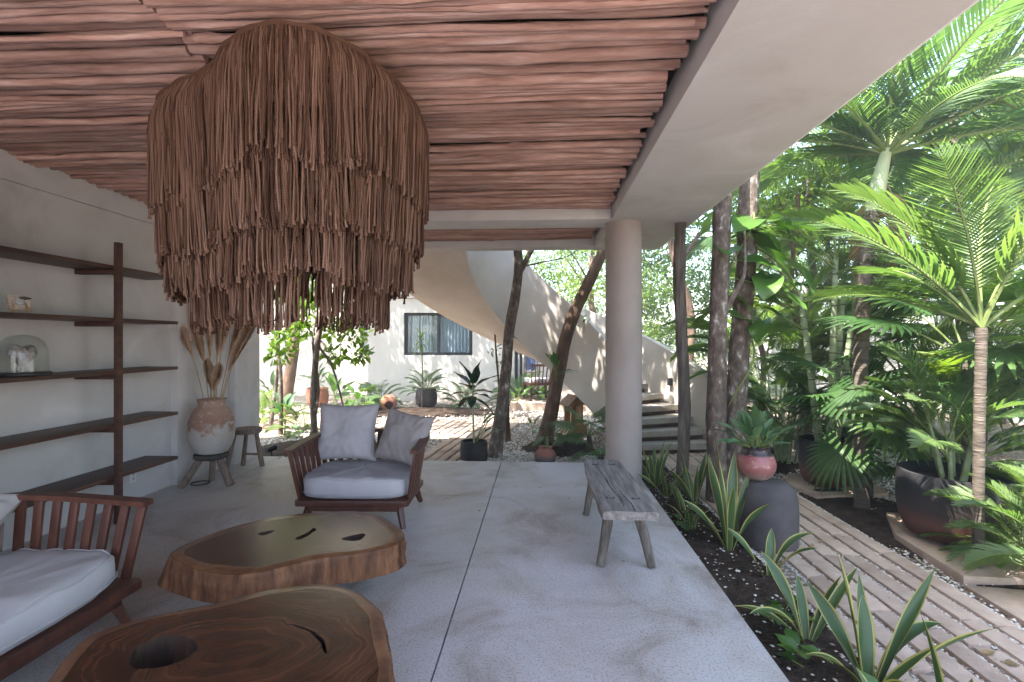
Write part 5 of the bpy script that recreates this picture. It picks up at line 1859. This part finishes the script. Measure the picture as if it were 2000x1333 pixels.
# palm D: slender trunk close to the path
d0 = on(1911, 1125, GZ)
dt = at_depth(1917, 640, 3.5)
pd = empty('slender_palm', d0, 0, 'slender ringed palm standing beside the big blackened pot', 'palm')
pts = smooth_open([Vector((0, 0, -0.03)), at_depth(1912, 880, 3.5) - d0, dt - d0], 40)
MB().tube(pts, [0.033 * (1 + 0.07 * (k % 3 == 0)) * (1.25 if k < 2 else 1) for k in range(41)], 10).build('trunk', M['palm_trunk'], pd, smooth=True, angle=R(70))
for i, (az, el, L) in enumerate(((172, 52, 1.5), (150, 70, 1.4), (60, 70, 1.5), (20, 62, 1.5), (-20, 45, 1.3), (-60, 70, 1.5), (95, 40, 1.4), (215, 78, 1.3), (125, 30, 1.2))):
    put_leaf(pd, 'arch', dt - d0, R(az), R(el), L, random.uniform(-.3, .3))

fan_palm('fan palm with dark pleated leaves around the brown trunk', on(1705, 985, GZ) + Vector((0.05, 0.16, 0)), 15, 1.1, 'fan', 201, 0.9, 70, -45)
fan_palm('tall fan palm with dark round leaf behind the big pot', Vector((3.85, 4.85, GZ)), 12, 1.4, 'fan', 203, 1.45, 75, -20)
fan_palm('lime green fan palm catching the sun behind the slender palm', Vector((4.3, 4.3, GZ)), 10, 1.3, 'fan_lime', 205, 1.35, 80, 0)
fan_palm('low fan palm between the two blackened pots', Vector((3.65, 5.1, GZ)), 8, 0.8, 'fan_blue', 207, 0.3, 70, 0)

areca('feathery young palm at the edge of the path', on(2010, 1150, GZ) + Vector((0.15, 0.0, 0)), 8, 0.42, 0.58, 'areca', 301, 6, 0.2)
areca('feathery young palm beside the slender palm trunk', Vector((4.1, 3.75, GZ)), 5, 0.5, 0.8, 'areca_lime', 302, 6, 0.2)
areca('thin grassy palm clump behind the red pot', on(1535, 905, GZ), 12, 0.7, 0.85, 'areca_blue', 303, 4, 0.28)
areca('tall feathery palm clump beyond the upper steps', Vector((3.3, 7.4, GZ)), 8, 1.6, 1.2, 'areca', 304, 5, 0.35)
back = [(4.3, 6.4, 1.3, 1.2, 'areca_lime', 'bright palm clump behind the smaller blackened pot'), (4.9, 7.6, 1.9, 1.4, 'areca', 'tall palm clump deep in the garden behind the canes'),
        (5.4, 5.6, 1.6, 1.3, 'areca', 'bushy palm clump behind the tall fan palm'), (6.2, 8.6, 2.2, 1.5, 'areca_blue', 'bluish palm clump far behind the canes'),
        (6.6, 6.6, 1.8, 1.4, 'areca_lime', 'yellow green palm clump far behind the royal palm'), (4.2, 9.4, 2.0, 1.4, 'areca_blue', 'bluish palm clump beside the stair parapet'),
        (5.9, 4.6, 1.2, 1.2, 'areca_lime', 'low lime palm clump behind the slender palm'), (7.6, 10.2, 2.6, 1.6, 'areca', 'tall palm clump near the garden end'),
        (5.4, 11.0, 2.4, 1.5, 'areca', 'palm clump rising behind the stair parapet'), (8.6, 8.0, 2.4, 1.6, 'areca_lime', 'bright palm clump at the garden boundary'),
        (4.9, 3.4, 0.8, 1.0, 'areca', 'low palm clump at the right garden edge'), (7.8, 5.6, 1.8, 1.4, 'areca', 'palm clump at the sunny garden boundary')]
for i, (x, y, h, L, kind, lab) in enumerate(back):
    areca(lab, (x, y, GZ), 4, h, L, kind, 320 + i, 4, 0.3)
# taller background palms
for i, (x, y, h, L, kind, n, lab) in enumerate(((6.4, 7.8, 4.2, 2.2, 'royal', 13, 'tall arching palm behind the royal palm'), (5.3, 5.4, 3.5, 1.9, 'areca_blue', 13, 'leaning bluish palm behind the slender palm'),
                                               (7.2, 6.2, 4.8, 2.3, 'royal', 14, 'high crowned palm above the sunny garden side'), (5.0, 9.2, 3.4, 1.8, 'areca', 12, 'feathery palm behind the trunk with the vine'), (5.4, 7.0, 4.9, 2.2, 'areca', 11, 'high palm whose fronds reach the roof beam'),
                                               (4.2, 8.3, 4.3, 2.0, 'areca_lime', 14, 'bright high palm near the upper stair wall'), (9.0, 10.5, 5.2, 2.4, 'royal', 13, 'tallest palm near the garden boundary'),
                                               (4.6, 12.4, 4.0, 2.0, 'dark', 12, 'dark palm behind the staircase'), (6.8, 13.5, 5.0, 2.2, 'areca', 12, 'tall green palm far behind the staircase'))):
    t = empty('tall_palm', (x, y, GZ), 0, lab, 'palm')
    MB().tube(smooth_open([(0, 0, 0), (0.1, 0, h * .5), (0.05, 0.1, h)], 16), [0.06 - 0.0015 * k for k in range(17)], 10, wob=0.1).build('trunk', M['palm_trunk'], t, smooth=True)
    crown(t, kind, (0.05, 0.1, h), n, L, 400 + i, 70, -20)
for i, (px, py, d0_, lab) in enumerate(((1560, 900, 7.6, 'leafy young tree spreading above the tall canes'), (1880, 860, 6.9, 'light green leafy tree behind the royal palm'), (1480, 880, 9.2, 'fine leaved tree beside the upper stair parapet'))):
    b_ = at_depth(px, py, d0_)
    b_.z = GZ
    tt = at_depth(px, 380 - 60 * (i == 1), d0_)
    tree(lab, [b_, b_ + Vector((0.1, 0, 1.2)), b_ + Vector((-0.05, 0.1, 2.4)), Vector((tt.x, tt.y, tt.z))], (0.06, 0.025),
         [([b_ + Vector((0, 0.05, 2.0 + .3 * k)), b_ + Vector((.6 * math.cos(k * 2), .6 * math.sin(k * 2), 2.7 + .3 * k)), b_ + Vector((1.0 * math.cos(k * 2), 1.0 * math.sin(k * 2), 3.0 + .3 * k))], 0.02) for k in range(4)],
         cloud(tt.x, tt.y, tt.z - 0.1, 1.1, 1.0, 0.8, 22, 0.42, 90 + i), 70, 0.12, 'tree_leaf_lime' if i < 2 else 'tree_leaf', 95 + i, 'bark_brown')
# background trees closing the view
bt = [(1.6, 15.5, 4.4, 2.2, 40), (4.0, 15.0, 4.2, 2.4, 44), (6.8, 16.5, 4.8, 2.6, 44), (10.6, 14.6, 4.6, 2.6, 44), (12.0, 11.0, 4.8, 2.8, 44), (12.5, 7.0, 4.8, 2.8, 44), (9.5, 18.5, 5.5, 3.0, 44), (13.5, 16.0, 5.5, 3.2, 44),
      (-0.4, 18.5, 5.5, 2.6, 36), (11.5, 3.0, 4.6, 2.6, 40), (3.0, 19.5, 5.5, 3.0, 40)]
where = ['behind the porch fence', 'just behind the stair top', 'between stair and far palms', 'at the far garden corner', 'beyond the boundary palms', 'on the sunny side of the garden', 'in the second row behind the staircase',
         'in the farthest garden corner', 'behind the house porch', 'at the edge of the garden', 'in the back row over the stair parapet']
for i, (x, y, h, rx, n) in enumerate(bt):
    tree('dense small leaved background tree ' + where[i], [(x, y, GZ), (x + .1, y, 1.5), (x - .1, y, 3), (x, y, h)], (0.13, 0.06),
         [([(x, y, 1.6 + k * .6), (x + .9 * math.cos(k * 1.7), y + .9 * math.sin(k * 1.7), 2.8 + k * .6)], 0.04) for k in range(4)],
         cloud(x, y, h * (0.62 if x < 8 else 0.95), rx, rx * 0.8, h * (0.58 if x < 8 else 0.42), n if x < 5 else int(n * 0.6), 0.7, 500 + i), 230 if x < 5 else 150, 0.13 if i % 2 else 0.11, 'tree_leaf' if i % 3 else 'tree_leaf_lime', 520 + i, 'bark_brown', group='background trees')
gw = MB().prism([(9.4, 0.5), (9.6, 0.5), (9.6, 13.0), (6.4, 17.2), (6.2, 17.0), (9.4, 12.9)], GZ, 2.1).build('glare_wall', M['pale_wall'], None)  # wall added so that sunlit white glares through the palm leaves
tag(gw, 'white wall added for bright glare between the garden palms', 'wall')

# ------------------------------------------------------------------ snake plants along the terrace
ST = [strap_mesh('leaf', L, W, b, tw, i) for i, (L, W, b, tw) in enumerate(((0.62, 0.068, 0.25, 0.6), (0.5, 0.074, 0.55, -0.5), (0.45, 0.07, 1.0, 0.3), (0.7, 0.06, 0.15, 0.9), (0.52, 0.074, 1.5, -0.4), (0.32, 0.062, 0.35, 0.2)))]


def snake(label, loc, leaves):
    t = empty('snake_plant', loc, 0, label, 'plant')
    for i, (k, az, tilt, s) in enumerate(leaves):
        place('leaf', ST[k], t, (0.03 * math.cos(az), 0.03 * math.sin(az), -0.02), (0, R(tilt), az), s)
    return t


rk = random.Random(12)


def bunch(n, big=1.0, kinds=(0, 1, 2, 3, 4, 5)):
    return [(rk.choice(kinds), rk.uniform(0, 6.28), rk.uniform(4, 38), big * rk.uniform(0.75, 1.1)) for _ in range(n)]


snake('snake plant clump between the column and the post', (1.29, 5.30, -0.08), bunch(9, 0.85, (0, 1, 3, 5)))
snake('dense snake plant clump tight against the round column', (1.24, 5.62, -0.08), bunch(9, 0.85, (0, 1, 3, 5)))
snake('snake plant clump on the path side of the wooden post', (1.52, 5.15, -0.08), bunch(8, 0.8, (0, 1, 3)))
snake('young snake plant between post and tall snake plant', (1.28, 4.42, -0.08), bunch(6, 0.7, (0, 1, 5, 2)))
snake('small snake plant at the foot of the wooden post', (1.33, 4.85, -0.08), bunch(5, 0.65, (0, 1, 5)))
snake('tall snake plant with upright leaves in front of the upturned pot', (1.45, 4.02, -0.08),
      [(3, 2.0, 4, 1.25), (0, 1.0, 5, 1.2), (3, 3.6, 10, 1.1), (0, 4.5, 14, 0.95), (2, 2.8, 20, 1.0), (1, 5.6, 18, 1.0), (3, 0.4, 12, 0.9), (1, 3.1, 26, 1.0)])
snake('arching snake plant against the upturned grey pot', (1.54, 3.55, -0.08), [(4, 0.3, 14, 0.95), (2, 5.8, 18, 0.85), (1, 2.9, 22, 0.8), (5, 1.0, 10, 1.0)])
snake('spreading snake plant halfway along the soil bed', (1.42, 2.80, -0.08), [(0, 0.2, 28, .75), (1, 2.4, 12, .95), (2, 3.0, 40, 0.9), (1, 0.6, 34, 0.85), (5, 1.4, 20, 1.0), (4, 3.4, 20, 0.8)])
snake('large snake plant with broad curling leaves over the path', (1.50, 2.42, -0.08), [(0, 2.2, 4, 1.0), (3, 0.2, 26, 0.9), (1, 6.0, 34, 1.15), (4, 0.3, 20, 1.05), (2, 3.4, 30, 0.9), (5, 1.2, 10, 1.25), (1, 4.6, 40, 0.9), (0, 1.2, 20, 0.8), (1, 2.0, 24, .95)])
snake('single pointed snake plant leaf in the near end of the soil bed', (1.60, 2.06, -0.08), [(0, 2.6, 2, 0.85), (5, 0.5, 8, 0.9), (1, 5.5, 14, .8)])
snake('snake plant by the near end of the terrace edge', (1.38, 2.05, -0.08), [(2, 3.1, 30, 0.8), (1, 5.2, 36, 0.8), (5, 2.0, 20, 0.9), (4, 0.8, 30, .7)])
low = [blade_mesh('leaf', 0.10, 0.065, 'broad_leaf', 0.3, 0.05, heart=0.8, seed=s) for s in (1, 2)]
for i, (x, y, n, lab) in enumerate(((1.36, 2.95, 14, 'small trailing vine beside the spreading snake plant'), (1.46, 2.22, 16, 'low heart leaved ground vine between the near snake plants'), (1.3, 2.6, 8, 'tiny creeping plant next to the terrace edge'),
                                   (1.62, 1.95, 10, 'heart leaved creeper beside the single pointed leaf'), (1.25, 4.5, 6, 'tiny creeping plant below the small snake plant'))):
    t = empty('ground_vine', (x, y, -0.075), 0, lab, 'plant')
    for k in range(n):
        az = rk.uniform(0, 6.28)
        rr_ = rk.uniform(0, 0.13)
        place('leaf', rk.choice(low), t, (rr_ * math.cos(az * 2), rr_ * math.sin(az * 2), rk.uniform(0.0, 0.06)), (rk.uniform(-.3, .3), rk.uniform(-0.7, 0.1), az), rk.uniform(0.6, 1.1))

# ------------------------------------------------------------------ courtyard pots and plants
p = on(928, 905, GZ) * 1.0
kp = Vector((-0.89, 6.86, GZ + 0.004))
pot('planter', 'cylindrical black pot at the terrace edge', kp, wall_prof([(0.17, 0.0), (0.183, 0.02), (0.186, 0.15), (0.18, 0.25), (0.175, 0.272)], 0.018), 'black_clay', 'pot', (0.16, 0.24))
rub = empty('rubber_plant', kp + Vector((0, 0, 0.24)), 0, 'dark leaved rubber plant rising from the black pot', 'plant')
MB().tube(smooth_open([(0, 0, 0), (-0.01, 0, 0.3), (-0.015, 0, 0.64), (-0.02, 0, 0.80)], 12), 0.013, 7).build('stem', M['cane'], rub, smooth=True)
rl = [blade_mesh('leaf', 0.27, 0.115, 'rubber_leaf', 0.35, 0.05, seed=s) for s in (1, 2)]
for i in range(14):
    az = i * 2.4
    place('leaf', rl[i % 2], rub, (-0.02, 0, 0.62 + 0.014 * i), (0, -R(-32 + i * 8.2), az), 1.05 + 0.25 * rk.random())
vg = [blade_mesh('leaf', 0.26, 0.11, 'variegated', 0.7, 0.3, seed=s) for s in (4, 5)]
for az, el, s_ in ((-0.3, 55, 1.0), (0.1, 68, 1.05), (-0.7, 38, 0.85), (0.5, 60, 0.9), (-0.1, 30, 0.8)):
    place('leaf', vg[0], rub, (0.02, 0, 0.02), (0, -R(el), az), s_)
jp = Vector((0.07, 6.83, GZ + 0.004))
pot('clay_jar', 'small terracotta jar with a dark belly at the terrace edge', jp, wall_prof([(0.10, 0.0), (0.135, 0.03), (0.146, 0.09), (0.125, 0.15), (0.08, 0.185), (0.075, 0.195), (0.095, 0.21)], 0.01), 'jar', 'jar', (0.07, 0.17))
snake('single snake plant leaf growing in the small jar', jp + Vector((0.02, 0, 0.17)), [(5, 1.5, 4, 0.62)])
dp = on(833, 795, GZ)
pot('planter', 'round dark brown pot below the house window', dp, wall_prof([(0.17, 0.0), (0.25, 0.08), (0.27, 0.22), (0.25, 0.38), (0.23, 0.45)], 0.025), 'black_clay', 'pot', (0.2, 0.4))
areca('spiky palm growing in the dark pot below the window', dp + Vector((0, 0, 0.38)), 5, 0.12, 0.62, 'areca_blue', 601, 5, 0.12)
dra = empty('slender_dracaena', dp + Vector((-0.05, -0.3, 0)), 0, 'tall thin stem with drooping leaf rosette before the window', 'plant')
MB().tube(smooth_open([(0, 0, 0), (0.02, 0, 0.9), (-0.02, 0, 1.75)], 14), 0.014, 6).build('stem', M['palm_trunk'], dra, smooth=True)
drl = [blade_mesh('leaf', 0.42, 0.045, 'tree_leaf_lime', 1.2, 0.0, seed=1)]
for i in range(24):
    place('leaf', drl[0], dra, (-0.02, 0, 1.73 - 0.01 * i), (0, -R(75 - i * 4.2), i * 2.4), 0.9)
tp = on(620, 795, GZ)
pot('planter', 'terracotta pot standing by the recessed house wall', tp, wall_prof([(0.17, 0.0), (0.25, 0.12), (0.27, 0.28), (0.25, 0.44), (0.26, 0.47)], 0.025), 'terracotta', 'pot', (0.22, 0.42))
bp = on(759, 801, GZ)
br = empty('broken_pot', bp + Vector((0, 0, 0.18)), R(20), 'broken terracotta pot lying on its side in the gravel', 'pot')
mb = MB().lathe(wall_prof([(0.05, -0.2), (0.14, -0.16), (0.19, -0.04), (0.19, 0.06), (0.15, 0.14), (0.11, 0.17)], 0.014), 36)
bo = mb.build('pot_body', M['terracotta'], br, rot=(R(105), 0, 0), smooth=True)
lp = [blade_mesh('leaf', 0.30, 0.13, 'variegated', 0.6, 0.25, seed=s) for s in (7, 8)]
gl = [blade_mesh('leaf', 0.30, 0.12, 'broad_leaf', 0.6, 0.25, seed=s) for s in (9, 10)]


def leafy(label, loc, n, scale, meshes, seed, name='leafy_plant'):
    r = random.Random(seed)
    t = empty(name, loc, 0, label, 'plant')
    h = 0.25 * scale
    MB().tube([(0, 0, 0), (0.01, 0, h)], [0.014 * scale, 0.008 * scale], 6).build('stem', M['stem'], t, smooth=True)
    for i in range(n):
        az, el = i * 2.4 + r.uniform(-.3, .3), R(r.uniform(5, 80))
        place('leaf', r.choice(meshes), t, (0, 0, h * r.uniform(0.5, 1)), (r.uniform(-.3, .3), -el, az), scale * r.uniform(0.7, 1.2))
    return t


leafy('broad leaved plant growing in the terracotta pot', tp + Vector((0, 0, 0.42)), 12, 1.0, lp, 1)
leafy('tall dieffenbachia between gravel and terrace pilaster', on(556, 850, GZ), 9, 1.1, lp, 2)
leafy('broad leaved plant behind the vine wound stem', on(655, 800, GZ), 12, 1.2, gl, 3)
leafy('light green plant climbing beside the vine wound stem', on(700, 812, GZ), 12, 1.1, gl, 4)
leafy('low plant at the foot of the leaning tree', on(1040, 850, GZ), 7, 0.6, gl, 5)
leafy('philodendron clinging low on the leaning tree', at_depth(1085, 745, 7.75), 9, 0.65, gl, 6)
leafy('shaded leafy plant near the porch chair', on(1055, 795, GZ), 12, 1.1, gl, 7)
leafy('young leafy plant behind the forked tree', on(1010, 800, GZ), 10, 1.0, gl, 8)
leafy('low glossy plant behind the armchair', on(680, 840, GZ), 8, .9, gl, 11)
leafy('leafy plant against the plinth of the house', on(535, 790, GZ), 12, 1.3, gl, 12)
leafy('philodendron leaves hanging on the stair parapet', at_depth(1140, 650, 7.6), 5, 0.35, gl, 13)
areca('yellowing young palm beside the terrace pilaster', on(520, 830, GZ), 3, 0.25, 0.6, 'areca_lime', 611, 5, 0.12)
areca('young palm with one long frond in front of the walk', on(588, 845, GZ), 3, 0.15, 0.6, 'areca', 612, 4, 0.1)
areca('bushy palm at the house corner', on(738, 795, GZ), 4, 0.2, 0.7, 'areca_blue', 613, 5, 0.15)
areca('fine palm beside the window pot', on(905, 795, GZ), 5, 0.2, 0.55, 'areca_blue', 614, 5, 0.15)
areca('pale palm in the shade by the porch', on(1020, 790, GZ), 6, 0.25, 0.8, 'areca_blue', 615, 5, 0.2)
fan_palm('blue green fan palm beside the column', on(1150, 885, GZ), 10, 0.75, 'fan_blue', 620, 0.25, 80, 5)
fan_palm('small drooping fan palm close behind the column', on(1172, 905, GZ), 7, 0.6, 'fan_blue', 621, 0.12, 60, -10)
fan_palm('small fan palm hanging beside the leaning tree', on(1095, 878, GZ), 5, 0.55, 'fan_blue', 622, 0.2, 60, -10)
fan_palm('small fan palm in the gravel by the house corner', on(712, 800, GZ), 8, 0.8, 'fan_blue', 623, 0.2, 80, 5)

# wooden lantern house
lz = on(1120, 846, GZ)
lan = empty('lantern_house', (lz.x, lz.y, GZ), R(28), 'small wooden lantern house with gabled roof under the stair', 'lantern')
MB().box((0, 0, 0.09), (0.34, 0.34, 0.18)).build('base', M['lantern_wood'], lan, bevel=0.006)
for sx in (-1, 1):
    for sy in (-1, 1):
        MB().box((sx * 0.105, sy * 0.105, 0.345), (0.035, 0.035, 0.33)).build('corner_post', M['lantern_wood'], lan, bevel=0.003)
MB().box((0, 0.1, 0.345), (0.17, 0.012, 0.33)).build('back_panel', M['lantern_wood'], lan)
MB().box((0.1, 0.0, 0.345), (0.012, 0.17, 0.33)).build('side_panel', M['lantern_wood'], lan)
for s in (-1, 1):
    MB().box((s * 0.098, 0, 0.585), (0.27, 0.36, 0.022), M=Matrix.Rotation(R(40 * s), 3, 'Y')).build('roof_panel', M['lantern_roof'], lan, bevel=0.003)
for sy in (-1, 1):
    MB().add([(-0.13, sy * 0.12, 0.511), (0.13, sy * 0.12, 0.511), (0, sy * 0.12, 0.635), (-0.13, sy * 0.108, 0.511), (0.13, sy * 0.108, 0.511), (0, sy * 0.108, 0.635)],
             [(0, 1, 2), (5, 4, 3), (0, 3, 4, 1), (1, 4, 5, 2), (2, 5, 3, 0)]).build('gable', M['lantern_wood'], lan)

# spot lights in the planting
def spot(label, loc, rz, s=1.0):
    t = empty('garden_spotlight', loc, rz, label, 'spotlight')
    MB().tube([(-0.07 * s, 0, 0.07 * s), (0.06 * s, 0, 0.10 * s)], [0.036 * s, 0.042 * s], 14).build('lamp_head', M['black_metal'], t, smooth=True, angle=R(40))
    MB().tube([(0, 0, -0.05), (0, 0, 0.07 * s)], 0.012, 8).build('stake', M['black_metal'], t, smooth=True)


spot('black garden spotlight in the soil behind the armchair', on(530, 888, GZ + 0.03), R(60), 1.0)
spot('black garden spotlight beside the grassy palm clump', on(1508, 893, GZ), R(-150), 1.1)
pipe = MB().tube([(-0.16, 0, 0.035), (-0.05, 0, 0.045), (0.12, 0.02, 0.05)], [0.032, 0.03, 0.036], 12).build('spotlight_pipe', M['black_metal'], None, on(1622, 968, GZ), smooth=True, angle=R(40))
tag(pipe, 'black tubular spotlight lying on gravel by the palm trunk', 'spotlight')

# porch furniture seen under the stair
ch = empty('porch_chair', at_depth(1052, 790, 12.6) * 1.0, R(200), 'dark slatted wooden chair on the porch under the stair', 'chair')
ch.location.z = 0.06
for i in range(7):
    MB().bar((-0.27 + i * 0.09, 0.25, 0.40), (-0.30 + i * 0.1, 0.36, 0.85), 0.04, 0.02).build('back_slat', M['frame_wood'], ch)
MB().box((0, 0.365, 0.86), (0.70, 0.04, 0.05)).build('top_rail', M['frame_wood'], ch)
MB().box((0, 0, 0.40), (0.64, 0.58, 0.06)).build('seat', M['frame_wood'], ch)
for sx in (-1, 1):
    for sy in (-1, 1):
        MB().bar((sx * 0.27, sy * 0.24, 0.40), (sx * 0.29, sy * 0.27, 0.0), 0.05, 0.05).build('leg', M['frame_wood'], ch)
MB().box((0, -0.02, 0.48), (0.58, 0.5, 0.1)).build('cushion', M['fabric_light'], ch, bevel=0.02)
tr_ = empty('towel_rack', Vector((at_depth(1037, 740, 13.6).x, 13.4, 0.06)), 0, 'grey wooden ladder rack with a blue towel on the porch', 'towel rack')
for sx in (-1, 1):
    MB().bar((sx * 0.2, 0, 0), (sx * 0.16, 0.25, 1.25), 0.04, 0.04).build('rail', M['stool_wood'], tr_)
for k in range(4):
    MB().bar((-0.2 + .01 * k, 0.06 + 0.062 * k, 0.32 + 0.29 * k), (0.2 - .01 * k, 0.06 + 0.062 * k, 0.32 + 0.29 * k), 0.03, 0.03).build('rung', M['stool_wood'], tr_)
vs, fs = [], []
for i in range(13):
    for j in range(9):
        vs.append((-0.12 + 0.24 * i / 12, 0.21 - 0.02 - 0.05 * (j / 8) + 0.014 * math.sin(i * 1.4), 1.22 - 0.55 * j / 8 - 0.02 * math.sin(i * 0.9)))
for i in range(12):
    for j in range(8):
        a = i * 9 + j
        fs.append((a, a + 1, a + 10, a + 9))
tw = MB().add(vs, fs).build('towel', M['towel'], None, tr_.location, smooth=True)
tag(tw, 'blue towel hanging over the ladder rack', 'towel')

# leaf scraps and grit on the terrace
dsm = low[1].copy()
dsm.materials.clear()
dsm.materials.append(M['dry_leaf'])
dsm.materials.append(M['dry_leaf'])
for i in range(16):
    x = 1.08 - abs(rk.gauss(0, 0.75))
    y = rk.uniform(1.9, 6.2)
    o = place('leaf_scrap', dsm, None, (x, y, 0.003), (0, 0, rk.uniform(0, 6.28)), rk.uniform(0.10, 0.28))
    tag(o, 'tiny dry leaf scrap lying on the terrace concrete', 'leaf', 'leaf scraps on the terrace')
# fallen leaves
for i in range(14):
    x, y = rk.uniform(1.75, 2.6), rk.uniform(1.6, 6.0)
    o = place('fallen_leaf', low[i % 2], None, (x, y, -0.055), (rk.uniform(-.2, .2), 0, rk.uniform(0, 6.28)), rk.uniform(0.35, 0.6))
    if i == 0:
        dm = low[0].copy()
        dm.materials.clear()
        dm.materials.append(M['dry_leaf'])
        dm.materials.append(M['dry_leaf'])
    o.data = dm
    tag(o, 'dry fallen leaf lying on the garden path strips', 'leaf', 'fallen leaves on the path')

# ------------------------------------------------------------------ haze added for the milky glow of the garden
hm = bpy.data.materials.new('haze')
hm.use_nodes = True
hn = hm.node_tree
hn.nodes.clear()
ho_ = hn.nodes.new('ShaderNodeOutputMaterial')
pv = hn.nodes.new('ShaderNodeVolumePrincipled')
pv.inputs['Color'].default_value = (0.95, 0.97, 1.0, 1)
pv.inputs['Density'].default_value = 0.0065
pv.inputs['Anisotropy'].default_value = 0.3
hn.links.new(pv.outputs[0], ho_.inputs['Volume'])
tag(MB().box2((-72, -72, GZ - 1.1), (72, 72, 10.5)).build('haze', hm), 'thin pale haze added to veil the garden in a milky glow', 'haze', kind='stuff')
